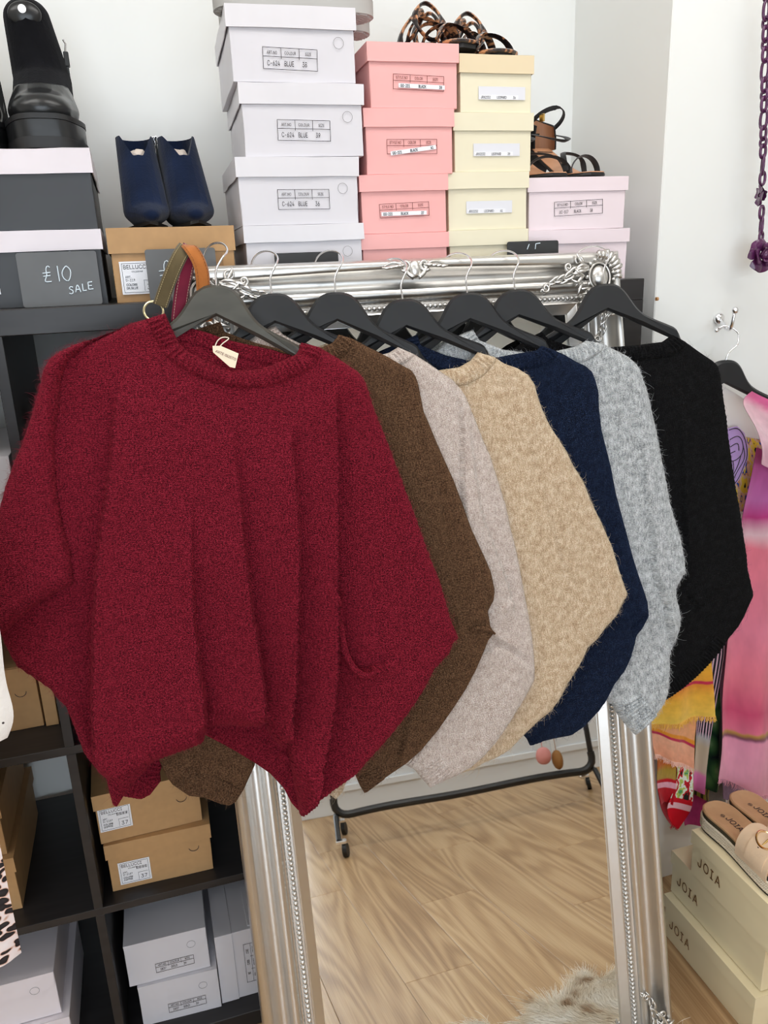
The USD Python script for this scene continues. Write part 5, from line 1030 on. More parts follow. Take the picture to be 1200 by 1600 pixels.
strap('maroon_strap', [(.064, 1.243, 1.440), (.076, 1.240, 1.490), (.090, 1.244, 1.535), (.094, 1.262, 1.546)], .023, .003, SU('maroon_suede', (122, 34, 58)), (.35, -1, .2), plain('pale_stitch', srgb(196, 170, 150), .8))
strap('olive_strap', [(.041, 1.234, 1.466), (.058, 1.231, 1.502), (.078, 1.234, 1.536), (.087, 1.250, 1.5455)], .0215, .003, SU('olive_suede', (96, 84, 58)), (.2, -1, .3), plain('olive_stitch', srgb(176, 160, 120), .8))
strap('tan_strap', [(.087, 1.262, 1.5485), (.094, 1.236, 1.543), (.1035, 1.228, 1.520), (.1045, 1.230, 1.485), (.1045, 1.236, 1.44)], .0215, .0036, SU('tan_suede', (172, 104, 50)), UPV, plain('orange_stitch', srgb(140, 82, 40), .8))
obj('ring', tube([[.031 + .0135 * math.cos(a), 1.236 + .003 * math.sin(a), 1.459 + .0135 * math.sin(a)] for a in np.linspace(0, 2 * PI, 28, endpoint=False)], .0019, 8, closed=True), plain('pale_gold_ring', srgb(222, 210, 168), .25, metal=.9), t)

# ---------------------------------------------------------------- swing tag on the burgundy sweater
gt = GM['red'][0]
def tagpts(uvs, lift): p = np.array(uvs); return np.column_stack([p, gdepth(p[:, 0] - .0603) + lift])
t = thing('swing_tag', 'cream paper swing tag on the burgundy neckline', 'swing tag')
P0 = mf(tagpts(TAG, .047)); nn = np.array(MN) * .0006
V = np.vstack([P0 - nn, P0 + nn]); F = [[0, i, i + 1] for i in range(1, 5)] + [[6, 6 + i + 1, 6 + i] for i in range(1, 5)] + sum([[[i, 6 + i, 6 + (i + 1) % 6], [i, 6 + (i + 1) % 6, (i + 1) % 6]] for i in range(6)], [])
tm = trimesh.Trimesh(V, F, process=False); tm.fix_normals()
cd = obj('card', tm, plain('cream_paper', srgb(236, 222, 196), .7), t, False)
obj('string', tube(spline(mf(tagpts(TAG_STRING, .046)), 40), .0009, 6), plain('cotton_string', srgb(232, 220, 204), .9), t)
e1 = mf(tagpts([TAG[1], TAG[2]], .048)); dx = e1[1] - e1[0]; dx /= np.linalg.norm(dx); dy = np.cross(MN, dx)
w = text('ARTE GUSTO', .0036, .0003, center=True); c0 = P0.mean(0)
R_ = np.stack([dx, dy, MN], 1)
obj('tag_print', xf(w, R_, c0 + MN * .0009 + dx * .001 - dy * .001), M['red_ink'], cd, False)

# ---------------------------------------------------------------- purple chain with roses on the right wall
M['purple'] = plain('purple_resin', srgb(84, 34, 78), .22, vary=.3, vscale=60, coat=.4)
def link(c, h, w, face):
    a = np.linspace(0, 2 * PI, 22, endpoint=False)
    p = np.stack([w / 2 * np.cos(a), 0 * a, h / 2 * np.sign(np.sin(a)) * np.abs(np.sin(a)) ** .85], 1)
    return xf(tube(p, .0027, 8, closed=True), rotz(face), c)
def zpx(y): return 1.789 - (y - 140) * .001115
def xpx(y): return 1.1375 + (y + 0) / 400 * .043
t = thing('rose_chain', 'purple resin chain with roses hanging on the right wall', 'chain')
seq = [(-24, 14, 0), (12, 41, 0), (35, 52, 1), (48, 71, 0), (66, 82, 1), (78, 100, 0), (95, 128, 1), (122, 144, 0), (140, 155, 1), (150, 173, 0), (169, 199, 1), (194, 215, 0), (211, 226, 1), (222, 243, 0), (238, 269, .55), (264, 285, 0), (318, 339, .1), (335, 364, .6), (360, 376, .1)]
for y0, y1, f in seq:
    c = (y0 + y1) / 2; h = (y1 - y0) * .001115
    obj('chain_link', link((xpx(c), 1.33, zpx(c)), h, .0155 if h > .02 else .0135, f * PI / 2 * .9 + .25), M['purple'], t, True)
def rose(name, c, R, ax):
    rs = np.random.default_rng(5); z = np.array(ax, float); z /= np.linalg.norm(z); x = np.cross([0, 0, 1], z); x /= np.linalg.norm(x); y = np.cross(z, x); B = np.stack([x, y, z], 1)
    bud = trimesh.creation.icosphere(2, R * .3); obj(name + '_bud', xf(bud, B, np.array(c) + z * R * .25), M['purple'], t)
    for k in range(11):
        lay = min(k // 3, 2); a0 = k * 2.4; n = 9; r0 = R * (.08 + .10 * lay); r1 = R * (.46, .74, 1.0)[lay]; h1 = R * (.62, .42, .10)[lay]
        secs = []
        for v in np.linspace(0, 1, 6):
            th = a0 + np.linspace(-1, 1, n) * (1.05, .95, .75)[lay] * (1 - .35 * v ** 4)
            rr = r0 + (r1 - r0) * v; hgt = h1 * v ** .8 - R * .35 * max(v - .7, 0) + R * .07 * np.cos(np.linspace(-3, 3, n)) * v
            secs.append(np.stack([rr * np.cos(th), rr * np.sin(th), hgt], 1))
        V = np.vstack(secs); F = []
        for i in range(5):
            for q in range(n - 1): F += [[i * n + q, i * n + q + 1, (i + 1) * n + q + 1], [i * n + q, (i + 1) * n + q + 1, (i + 1) * n + q]]
        o = V * np.array([1.03, 1.03, 1]) - [0, 0, R * .05]
        m = trimesh.Trimesh(np.vstack([V, o]), np.vstack([np.array(F), np.array(F)[:, ::-1] + len(V)]), process=False)
        obj('petal', xf(m, B, c), M['purple'], t, True)
rose('rose', (1.176, 1.322, zpx(399)), .031, (.05, -1, .1))
rose('small_rose', (1.169, 1.335, zpx(301)), .019, (1, -.35, 0))

# ---------------------------------------------------------------- wall hook, hanger and scarves
t = thing('wall_hook', 'chrome double robe hook on the right wall holding a hanger', 'wall hook')
dm = trimesh.creation.icosphere(2, 1.0); dm.apply_scale([.0115, .008, .0115]); dm.apply_translation([1.134, 1.3755, 1.381]); obj('wall_plate', dm, M['chrome'], t, True)
obj('arm', tube(spline([(1.133, 1.37, 1.378), (1.124, 1.345, 1.367), (1.112, 1.315, 1.367), (1.112, 1.308, 1.395)], 16), .0036, 8), M['chrome'], t, True)
kb = trimesh.creation.icosphere(2, .0068); kb.apply_translation([1.1125, 1.307, 1.401]); obj('knob', kb, M['chrome'], t, True)
obj('lower_prong', tube(spline([(1.124, 1.345, 1.368), (1.108, 1.336, 1.367), (1.093, 1.334, 1.361)], 12), [.003] * 9 + [.0036, .0042, .003], 8), M['chrome'], t, True)
SX, SY, SZ = 1.090, 1.295, 1.309
def hframe(p):
    p = np.asarray(p, float); a = .05
    u, v, n = p[:, 0], p[:, 1], p[:, 2] - gdepth(0)
    return np.stack([SX + u * math.cos(a) - n * math.sin(a) * -1, SY - u * math.sin(a) - n, SZ - v], 1)
HOOK = np.array([(0, -.004), (.004, .009), (.011, .018), (.024, .027), (.032, .038), (.034, .0475), (.028, .056), (.019, .0615), (.009, .062), (.003, .058)])
t = make_hanger('black wooden hanger on the wall hook carrying the scarves', 0, 0, 0, M['hanger'], hframe, 0)

def cloth(name, label, key, m, amp=.008, waves=3.0, y2=None, nx=40, ny=60, seed=0, fringe=None, cat='scarf', grp=None, tilt=0.0, th=.0011, ext=None):
    y0, L, R_ = CLOTH[key]; L, R_ = spline(L, ny) if len(L) > 2 else np.array(L[0]) + np.linspace(0, 1, ny)[:, None] * (np.array(L[1]) - np.array(L[0])), spline(R_, ny) if len(R_) > 2 else np.array(R_[0]) + np.linspace(0, 1, ny)[:, None] * (np.array(R_[1]) - np.array(R_[0]))
    tv = np.linspace(0, 1, ny)
    if ext:                                                    # the length that runs up to the hanger, behind the sweater
        q = np.linspace(0, 1, 14)[:-1, None]; q2 = q * q * (3 - 2 * q) * .6 + q * .4
        up = lambda e, A: np.column_stack([e[0] + (A[0, 0] - e[0]) * q2[:, 0], e[1] + (A[0, 1] - e[1]) * q[:, 0]])
        L, R_ = np.vstack([up(ext[0], L), L]), np.vstack([up(ext[1], R_), R_]); tv = np.concatenate([-1.2 * (1 - q[:, 0]), tv]); ny = len(tv)
    s = np.linspace(0, 1, nx)[None, :]; tt = tv[:, None]
    X = L[:, :1] * (1 - s) + R_[:, :1] * s; Z = L[:, 1:] * (1 - s) + R_[:, 1:] * s
    nz = meshkit.fbm(np.stack([s * waves * 1.6 + 0 * tt, tt * 1.5 + 0 * s, 0 * s + 0 * tt + seed], -1), 3, seed) - .5
    Y = y0 + tilt * np.clip(tt, 0, 1) + amp * np.sin(2 * PI * (s * waves + .06 * np.sin(tt * 4 + seed))) * (.35 + .65 * np.clip(tt, 0, 1)) + amp * 2.2 * nz
    P = np.stack([X, Y, Z], -1).reshape(-1, 3); F = []
    idx = np.arange(nx * ny).reshape(ny, nx)
    a, b, c, d = idx[:-1, :-1].ravel(), idx[:-1, 1:].ravel(), idx[1:, 1:].ravel(), idx[1:, :-1].ravel()
    F = np.vstack([np.stack([a, d, c], 1), np.stack([a, c, b], 1)])
    n = trimesh.Trimesh(P, F, process=False).vertex_normals
    bd = np.concatenate([idx[0, :], idx[1:, -1], idx[-1, -2::-1], idx[-2:0:-1, 0]]); k = len(P); bn = np.roll(bd, -1)
    V = np.vstack([P, P - n * th]); FF = np.vstack([F, F[:, ::-1] + k, np.stack([bd, bn, bn + k], 1), np.stack([bd, bn + k, bd + k], 1)])
    uv = np.stack([np.broadcast_to(s, (ny, nx)), np.broadcast_to(tt, (ny, nx))], -1).reshape(-1, 2)
    x = thing('scarf' if cat == 'scarf' else 'garment', label, cat, group=grp)
    obj('fabric', trimesh.Trimesh(V, FF, process=False), m, x, True, uv=np.vstack([uv, uv]))
    if fringe is not None:
        rs = np.random.default_rng(seed + 1); base = P.reshape(ny, nx, 3)[-1]; fl, kf = fringe[1], fringe[2]
        q = np.linspace(0, nx - 1.001, kf); i = q.astype(int); f = (q - i)[:, None]; b0 = base[i] * (1 - f) + base[i + 1] * f
        dx = rs.normal(0, .35, (kf, 2)); ln = fl * (.6 + .6 * rs.random((kf, 1)))
        pts = np.stack([b0 + [0, 0, .002], b0 + ln * np.column_stack([dx[:, 0] * .4, dx[:, 1] * .3, -np.full(kf, .5)]), b0 + ln * np.column_stack([dx[:, 0], dx[:, 1] * .6, -np.full(kf, 1.)])], 1)
        bc = UsdGeom.BasisCurves.Define(stage, path_for('fringe', x)); bc.CreateTypeAttr('linear'); bc.CreateCurveVertexCountsAttr(Vt.IntArray.FromNumpy(np.full(kf, 3, np.int32)))
        bc.CreatePointsAttr(Vt.Vec3fArray.FromNumpy(pts.reshape(-1, 3).astype(np.float32))); bc.CreateWidthsAttr(Vt.FloatArray.FromNumpy(np.full(kf * 3, fringe[3], np.float32))); bc.SetWidthsInterpolation('vertex')
        UsdShade.MaterialBindingAPI.Apply(bc.GetPrim()).Bind(fringe[0]); tag(bc.GetPrim(), kind='stuff')
    return x

def dye(name, stops, warp=.12, wscale=5, axis='y', slope=.0, weave=True, extra=None, vary=.12):
    """fabric coloured along its length (or width) in dyed and printed bands"""
    n = {'t': ('texture_coordinate', {}), 's': ('separate_xyz', {}), 'nz': ('noise_texture', dict(scale=wscale, detail=3)), 'a': ('math', dict(math_type='multiply_add', value2=warp)), 'sl': ('math', dict(math_type='multiply_add', value2=slope)),
         'r': ('rgb_ramp', dict(ramp=[(p, srgb(*c)) for p, c in stops], interpolate=True)), 'n2': ('noise_texture', dict(scale=9, detail=4)), 'r2': ('rgb_ramp', dict(ramp=[(.3, (1 - vary,) * 3), (.7, (1 + vary * .5,) * 3)])), 'mx': ('mix', dict(mix_type='multiply', fac=1.0)),
         'm': ('mapping', dict(scale=(700, 700, 700))), 'wv': ('noise_texture', dict(scale=1.0, detail=1)), 'b': ('bump', dict(strength=.25, distance=.0006)), 'p': ('principled_bsdf', dict(roughness=.8, specular_ior_level=.15, sheen_weight=.25)), 'tr': ('translucent_bsdf', {}), 'mc': ('mix_closure', dict(fac=.18))}
    L = [('t.UV', 's.vector'), ('t.UV', 'nz.vector'), ('nz.fac', 'a.value1'), ('s.' + axis, 'a.value3'), ('s.' + ('x' if axis == 'y' else 'y'), 'sl.value1'), ('a.value', 'sl.value3'), ('sl.value', 'r.fac'), ('t.UV', 'n2.vector'), ('n2.fac', 'r2.fac'), ('r.color', 'mx.color1'), ('r2.color', 'mx.color2'),
         ('mx.color', 'p.base_color'), ('mx.color', 'tr.color'), ('t.object', 'm.vector'), ('m.vector', 'wv.vector'), ('wv.fac', 'b.height'), ('b.normal', 'p.normal'), ('p.BSDF', 'mc.closure1'), ('tr.BSDF', 'mc.closure2')]
    return mat(name, n, L, surface='mc.closure')
FR = lambda n, c: plain(n, srgb(*c), .8)
SGp = None
cloth('scarf', 'bright pink fringed scarf with magenta top hanging below the wall hanger', 'pink', dye('pink_dye', [(0, (196, 60, 130)), (.05, (200, 90, 160)), (.17, (196, 110, 176)), (.22, (190, 60, 130)), (.27, (232, 196, 206)), (.31, (236, 130, 150)), (.55, (238, 140, 166)), (.70, (240, 130, 152)), (.80, (216, 84, 124)), (.865, (232, 120, 150)), (.872, (196, 150, 70)), (.885, (120, 60, 90)), (.895, (240, 160, 190)), (1, (244, 170, 196))], .05, 4, slope=.10), .012, 2.6, seed=1, fringe=(FR('pink_fringe', (240, 170, 192)), .012, 420, .0006), tilt=-.02)
cloth('scarf', 'pale pink scarf end folded over the right arm of the wall hanger', 'pinktop', dye('pale_pink_dye', [(0, (214, 90, 150)), (.16, (226, 110, 160)), (.3, (240, 196, 208)), (.6, (240, 206, 216)), (1, (236, 186, 206))], .25, 3, slope=-.1), .012, 1.6, ny=30, seed=2, tilt=-.012)
cloth('scarf', 'yellow orange scarf with a magenta line and fringe under the black sweater', 'yellow', dye('yellow_dye', [(0, (242, 186, 60)), (.36, (240, 178, 58)), (.50, (240, 170, 60)), (.515, (208, 50, 84)), (.545, (208, 50, 84)), (.56, (238, 152, 56)), (.72, (246, 190, 70)), (1, (246, 206, 90))], .06, 3), .007, 1.7, seed=3, ext=((.93, 1.215), (1.015, 1.25)), fringe=(FR('yellow_fringe', (244, 190, 84)), .012, 160, .0011))
cloth('scarf', 'peach scarf with an orange and magenta line below the yellow one', 'peach', dye('peach_dye', [(0, (244, 176, 120)), (.46, (246, 178, 130)), (.48, (240, 160, 50)), (.53, (236, 150, 50)), (.54, (200, 50, 90)), (.575, (200, 50, 90)), (.59, (246, 184, 150)), (1, (242, 166, 130))], .04, 3, slope=-.12), .007, 1.5, seed=4, ext=((.94, 1.215), (1.02, 1.25)), fringe=(FR('peach_fringe', (246, 196, 176)), .010, 140, .0010))
cloth('scarf', 'red rolled scarf tail with one pale pink band beside the mirror', 'redtail', dye('red_tail_dye', [(0, (240, 150, 50)), (.3, (232, 120, 50)), (.42, (206, 170, 70)), (.56, (196, 160, 80)), (.58, (206, 30, 44)), (.62, (206, 30, 44)), (.63, (246, 180, 196)), (.72, (246, 180, 196)), (.73, (204, 24, 40)), (1, (196, 20, 36))], .03, 3), .010, .5, nx=20, seed=5, ext=((0.935, 1.215), (0.985, 1.235)))
cloth('scarf', 'green and white printed scarf tail ending in a red point', 'printtail', mat('print_dye', {'t': ('texture_coordinate', {}), 's': ('separate_xyz', {}), 'm': ('mapping', dict(scale=(2.2, 4, 1))), 'v': ('voronoi_texture', dict(scale=1.6, feature='f1')), 'n': ('noise_texture', dict(scale=1.5, detail=3)), 'c': ('rgb_ramp', dict(ramp=[(.32, srgb(40, 44, 40)), (.37, srgb(200, 36, 44)), (.46, srgb(232, 236, 220)), (.54, srgb(188, 204, 96)), (.62, srgb(90, 160, 100)), (.7, srgb(240, 240, 230))], interpolate=False)),
    'r': ('rgb_ramp', dict(ramp=[(.60, (0, 0, 0)), (.605, (1, 1, 1))])), 'r2': ('rgb_ramp', dict(ramp=[(.60, srgb(214, 30, 44)), (.66, srgb(214, 30, 44)), (.665, srgb(246, 196, 204)), (.74, srgb(246, 196, 204)), (.745, srgb(210, 24, 40))])), 'mx': ('mix', {}), 'p': ('principled_bsdf', dict(roughness=.8, specular_ior_level=.15))},
    [('t.UV', 's.vector'), ('t.UV', 'm.vector'), ('m.vector', 'n.vector'), ('n.fac', 'c.fac'), ('s.y', 'r.fac'), ('s.y', 'r2.fac'), ('r.color', 'mx.fac'), ('c.color', 'mx.color1'), ('r2.color', 'mx.color2'), ('mx.color', 'p.base_color')]), .008, .6, nx=20, seed=6, ext=((0.985, 1.235), (1.035, 1.255)))
cloth('scarf', 'sheer red scarf corner tapering behind the red tails', 'redcorner', dye('sheer_red', [(0, (206, 40, 56)), (1, (222, 84, 92))], .1, 3), .004, 1, nx=20, ny=20, seed=7, ext=((0.95, 1.22), (0.99, 1.238)), fringe=(FR('red_fringe', (222, 90, 96)), .008, 60, .0006))
def stripe_mat():
    return mat('stripe_print', {'t': ('texture_coordinate', {}), 's': ('separate_xyz', {}), 'm': ('mapping', dict(scale=(2.6, .9, 1), rotation=(0, 0, .25))), 'w': ('wave_texture', dict(scale=1.0, distortion=3.5, detail=1, bands_direction='x')), 'c': ('rgb_ramp', dict(ramp=[(.35, srgb(34, 32, 38)), (.42, srgb(70, 66, 78)), (.62, srgb(96, 92, 104)), (.66, srgb(214, 176, 190))])),
        'r': ('rgb_ramp', dict(ramp=[(.56, (0, 0, 0)), (.60, (1, 1, 1))])), 'c2': ('rgb_ramp', dict(ramp=[(.58, srgb(172, 172, 176)), (.66, srgb(188, 170, 146)), (.84, srgb(200, 178, 156)), (.87, srgb(222, 130, 176)), (1, srgb(224, 120, 176))])), 'mx': ('mix', {}), 'p': ('principled_bsdf', dict(roughness=.8, specular_ior_level=.15))},
        [('t.UV', 's.vector'), ('t.UV', 'm.vector'), ('m.vector', 'w.vector'), ('w.fac', 'c.fac'), ('s.y', 'r.fac'), ('s.y', 'c2.fac'), ('r.color', 'mx.fac'), ('c.color', 'mx.color1'), ('c2.color', 'mx.color2'), ('mx.color', 'p.base_color')])
cloth('scarf', 'grey and black scarf with lilac stripes and a pink end', 'stripe', stripe_mat(), .009, .8, nx=24, seed=8, ext=((1.0, 1.24), (1.055, 1.262)))
leafm = mat('leaf_print', {'t': ('texture_coordinate', {}), 'm': ('mapping', dict(scale=(1.6, 7, 1))), 'v': ('voronoi_texture', dict(scale=1.1, feature='f1')), 'c': ('rgb_ramp', dict(ramp=[(.0, srgb(150, 180, 130)), (.3, srgb(80, 126, 76)), (.55, srgb(44, 84, 54)), (.8, srgb(22, 32, 40))])), 'p': ('principled_bsdf', dict(roughness=.8, specular_ior_level=.15))},
    [('t.UV', 'm.vector'), ('m.vector', 'v.vector'), ('v.distance', 'c.fac'), ('c.color', 'p.base_color')])
cloth('scarf', 'dark green leaf print scarf hanging beside the bright pink one', 'leaf', leafm, .008, 1.2, nx=24, seed=9, ext=((1.02, 1.25), (1.07, 1.265)))
cloth('scarf', 'plain grey cloth end below the green leaf print', 'greycloth', dye('grey_dye', [(0, (120, 122, 120)), (1, (150, 150, 152))], .1), .005, 1, nx=16, ny=16, seed=10, ext=((1.03, 1.25), (1.08, 1.266)))
cloth('scarf', 'olive and black striped cloth corner above the magenta one', 'olive', mat('olive_print', {'t': ('texture_coordinate', {}), 'w': ('wave_texture', dict(scale=1.1, distortion=4, bands_direction='x')), 'c': ('rgb_ramp', dict(ramp=[(.35, srgb(50, 38, 26)), (.5, srgb(170, 150, 56)), (.8, srgb(140, 130, 50))])), 'p': ('principled_bsdf', dict(roughness=.8))}, [('t.UV', 'w.vector'), ('w.fac', 'c.fac'), ('c.color', 'p.base_color')]), .004, 1, nx=16, ny=12, seed=11, ext=((1.03, 1.25), (1.06, 1.262)))
cloth('scarf', 'magenta cloth corner behind the cream boxes', 'magenta', dye('magenta_dye', [(0, (178, 46, 112)), (1, (206, 60, 140))], .1), .005, 1, nx=16, ny=16, seed=12, ext=((1.02, 1.245), (1.07, 1.265)))
cloth('scarf', 'sheer lilac cloth edge beneath the pink fringe', 'lilac', dye('lilac_dye', [(0, (186, 160, 196)), (1, (172, 150, 190))], .1), .004, 1, nx=16, ny=16, seed=13, ext=((1.02, 1.25), (1.06, 1.262)))
wm = mat('white_print', {'t': ('texture_coordinate', {}), 's': ('separate_xyz', {}), 'n': ('noise_texture', dict(scale=7, detail=2)), 'c': ('rgb_ramp', dict(ramp=[(.30, srgb(30, 30, 40)), (.34, srgb(240, 214, 70)), (.48, srgb(226, 196, 160)), (.55, srgb(214, 160, 112)), (.6, srgb(40, 76, 160)), (.64, srgb(226, 204, 90)), (.7, srgb(236, 226, 214))], interpolate=False)),
    'r': ('rgb_ramp', dict(ramp=[(.36, (0, 0, 0)), (.37, (1, 1, 1))])), 'mx': ('mix', dict(color1=srgb(232, 230, 226))), 'p': ('principled_bsdf', dict(roughness=.8, specular_ior_level=.15))},
    [('t.UV', 's.vector'), ('t.UV', 'n.vector'), ('n.fac', 'c.fac'), ('s.y', 'r.fac'), ('r.color', 'mx.fac'), ('c.color', 'mx.color2'), ('mx.color', 'p.base_color')])
x = cloth('scarf', 'white scarf printed with a lilac flower between black sweater and pink scarf', 'white', wm, .003, 1.0, nx=30, ny=40, seed=14)
fl = Polygon([(1.108, 1.170), (1.126, 1.172), (1.143, 1.158), (1.155, 1.132), (1.158, 1.108), (1.152, 1.090), (1.142, 1.066), (1.130, 1.052), (1.115, 1.046), (1.10, 1.06)]).buffer(.004)
obj('flower_print', xf(extrude(fl, .0006), FRONT, (0, 1.2895, 0)), plain('lilac_print', srgb(188, 158, 214), .8), x, False)
ms = []
for q in ([(1.112, 1.150), (1.132, 1.155), (1.146, 1.135), (1.143, 1.115), (1.125, 1.105), (1.11, 1.11)], [(1.115, 1.135), (1.132, 1.140), (1.137, 1.125)], [(1.112, 1.12), (1.128, 1.125)], [(1.146, 1.135), (1.152, 1.108), (1.140, 1.085), (1.128, 1.06)], [(1.143, 1.115), (1.138, 1.095), (1.122, 1.065)], [(1.125, 1.105), (1.128, 1.085), (1.114, 1.062)],
          [(1.108, 1.170), (1.126, 1.172), (1.143, 1.158), (1.155, 1.132), (1.158, 1.108), (1.152, 1.090), (1.142, 1.066), (1.130, 1.052)]):
    c = spline(q, 24); ms.append(tube(np.column_stack([c[:, 0], np.full(24, 1.2885), c[:, 1]]), .0009, 5))
obj('flower_outline', ms, M['ink'], x, True)

# ---------------------------------------------------------------- cream shoeboxes and platform slides at the lower right
LEFT = np.array([[0, 0, -1.], [-1, 0, 0], [0, 1, 0]])       # lettering on a face looking towards -x, reading towards -y
def joia_box(label, x, y0, z, L, seed, sticker=False):
    w, h, lid = .165, .109, .032
    t = thing('shoebox', label, 'shoebox', (x, y0, z), 0, 'cream shoeboxes under the slides')
    obj('box_body', wob(box(.001, w - .001, .001, L - .001, 0, h - .003, .0008), .0008, seed), M['joia_card'], t, 25)
    s = lid_shell(w, L, h - lid, h); s.apply_translation([w / 2, 0, 0])
    obj('box_lid', wob(s, .0008, seed + 3), M['joia_card'], t, 25)
    q = [text(c, .020, .0003) for c in 'JOIA']; dx = 0
    out = []
    for k, m in enumerate(q):
        m.apply_scale([.9, 1.15, 1]); m.apply_translation([dx, 0, 0]); dx += (m.bounds[1][0] - m.bounds[0][0]) + .0062; out.append(m)
    obj('printed_name', xf(join(out), LEFT, (-.0012, L - .022, h - lid - .040)), M['bronze_ink'], t, False)
    if sticker:
        sk = obj('sticker', on_front([box(-.030, .045, -.018, .018, 0, .0003)], .070, .036, -.0012), M['sticker'], t, False)
        obj('sticker_print', on_front([text('JOIA', .010, .0003)], .044, .034, -.0018), M['ink'], sk, False)
joia_box('bottom cream shoebox of the stack at the right wall, standing on the floor', 1.005, .950, .0005, .285, 81, True)
joia_box('middle cream shoebox of the stack at the right wall', 1.020, .955, .1125, .285, 82)
joia_box('top cream shoebox of the stack carrying the platform slides', 1.010, .885, .2245, .285, 83)
M['rope'] = plain('natural_rope', srgb(238, 226, 204), .9, bump=.4, bscale=400)
M['footbed'] = plain('tan_footbed', srgb(196, 156, 116), .6, bump=.2, bscale=120, vary=.06, vscale=40)
M['strap_suede'] = plain('blush_suede', srgb(226, 198, 166), .9, bump=.3, bscale=300, vary=.05, vscale=40, sheen=.2)
def slide(label, loc, yaw, mir):
    t = thing('platform_slide', label, 'slide sandal', loc, yaw, 'blush platform slides')
    o = [(0, .255), (.018, .252), (.033, .235), (.037, .20), (.036, .16), (.040, .11), (.047, .06), (.044, .02), (.028, -.002), (.0, -.008), (-.025, -.001), (-.041, .02), (-.044, .06), (-.039, .11), (-.034, .16), (-.035, .20), (-.032, .235), (-.017, .252)]
    c = spline([(x * mir, y) for x, y in o], 90, True); p = Polygon(c).buffer(0)
    def slab(z0, z1, g, name, m, k=30):
        e = extrude(p.buffer(-g), z1 - z0); e.apply_translation([0, 0, z0]); obj(name, e, m, t, k)
    slab(0, .005, .001, 'rubber_sole', M['sole_black'])
    slab(.005, .030, .0025, 'platform', M['rope'])
    ring = np.array(p.buffer(-.001).exterior.coords[:-1]); ln = LineString(np.vstack([ring, ring[:1]])); n = 150
    for z in (.0085, .0150, .0215, .0275):
        pr = []
        for ph in (0, PI):
            s_ = np.linspace(0, 1, n * 3, endpoint=False); q = np.array([ln.interpolate(v, normalized=True).coords[0] for v in s_])
            d = 0.0013 * np.cos(s_ * 2 * PI * n / 2 + ph); tg = np.roll(q, -1, 0) - q; nr = np.stack([tg[:, 1], -tg[:, 0]], 1); nr /= np.linalg.norm(nr, axis=1, keepdims=True)
            pr.append(tube(np.column_stack([q + nr * d[:, None], z + .0016 * np.sin(s_ * 2 * PI * n / 2 + ph)]), .0024, 5, closed=True))
        obj('rope_braid', pr, M['rope'], t, True)
    slab(.030, .041, .0015, 'midsole', plain('olive_midsole_' + 'ab'[mir > 0], srgb(72, 66, 48), .7))
    # dished footbed
    k = 8; secs = []; P0 = p.buffer(-.0008)
    for q, dz in ((0, .041), (.0, .0445), (.003, .0465), (.007, .0455), (.016, .043), (.028, .042)):
        pp = P0.buffer(-q); L2 = LineString(pp.exterior.coords); secs.append([(*L2.interpolate(L2.project(Point(*v))).coords[0], dz) for v in c])
    fb = obj('footbed', loft(secs), M['footbed'], t, 40)
    w = text('JOIA', .0125, .0003, center=True, wide=1.05)
    obj('footbed_print', xf(w, rotz(-PI / 2), (-.005, .178, .0432)), M['ink'], fb, False)
    obj('footbed_emblem', xf(join([ring_print(.004, w=.0006), ring_print(.0022, w=.0005), box(-.0035, .0035, -.0003, .0003, 0, .0003)]), rotz(-PI / 2), (-.004, .208, .0433)), M['ink'], fb, False)
    # wide strap with overlapping buckle tab
    def band(y0, y1, h, x0=-1, x1=1, lift=0.0, nn=26):
        secs = []
        for q in np.linspace(-1, 1, nn):
            if q < x0 - 1e-6 or q > x1 + 1e-6: continue
            a = q * PI / 2; x = .0465 * math.sin(a) * 1.02; z = .028 + (h) * math.cos(a) ** .8 + lift
            r = []
            for (yy, dd) in ((y0, 0), (y1, 0), (y1, -.0025), (y0, -.0025)):
                xx = x * (1 - .06 * (yy > .1)); r.append((xx * mir + (dd * math.sin(a)) * mir, yy + .010 * (1 - abs(q)), z + dd * math.cos(a)))
            secs.append(r)
        return loft(secs)
    obj('strap', band(.040, .125, .050), M['strap_suede'], t, 35)
    obj('buckle_tab', band(.052, .098, .0505, -.95, .35, .0022), M['strap_suede'], t, 35)
    a = np.linspace(0, 2 * PI, 40, endpoint=False)
    bz = .028 + .050 * .93 + .007
    bk = obj('buckle', tube(np.stack([(-.006 + .021 * np.cos(a)) * mir, .080 + .026 * np.sin(a), bz - .010 * np.cos(a) ** 2 + .0012], 1), .0023, 8, closed=True), plain('rose_gold_' + 'ab'[mir > 0], srgb(232, 196, 150), .16, metal=1), t)
    obj('buckle_pin', tube([[-.024 * mir, .08, bz - .008], [-.008 * mir, .08, bz + .004], [.014 * mir, .08, bz - .001]], .0017, 6), M['gold'], bk)
    e = trimesh.creation.cylinder(.0022, .001, sections=14); e.apply_translation([-.030 * mir, .082, bz - .011]); obj('eyelet', e, M['sole_black'], t)
slide('left blush platform slide with rope sole and gold buckle on the cream boxes', (1.0655, .935, .3340), .02, 1)
slide('right blush platform slide half hidden beneath the pink scarf fringe', (1.150, .945, .3340), .05, -1)

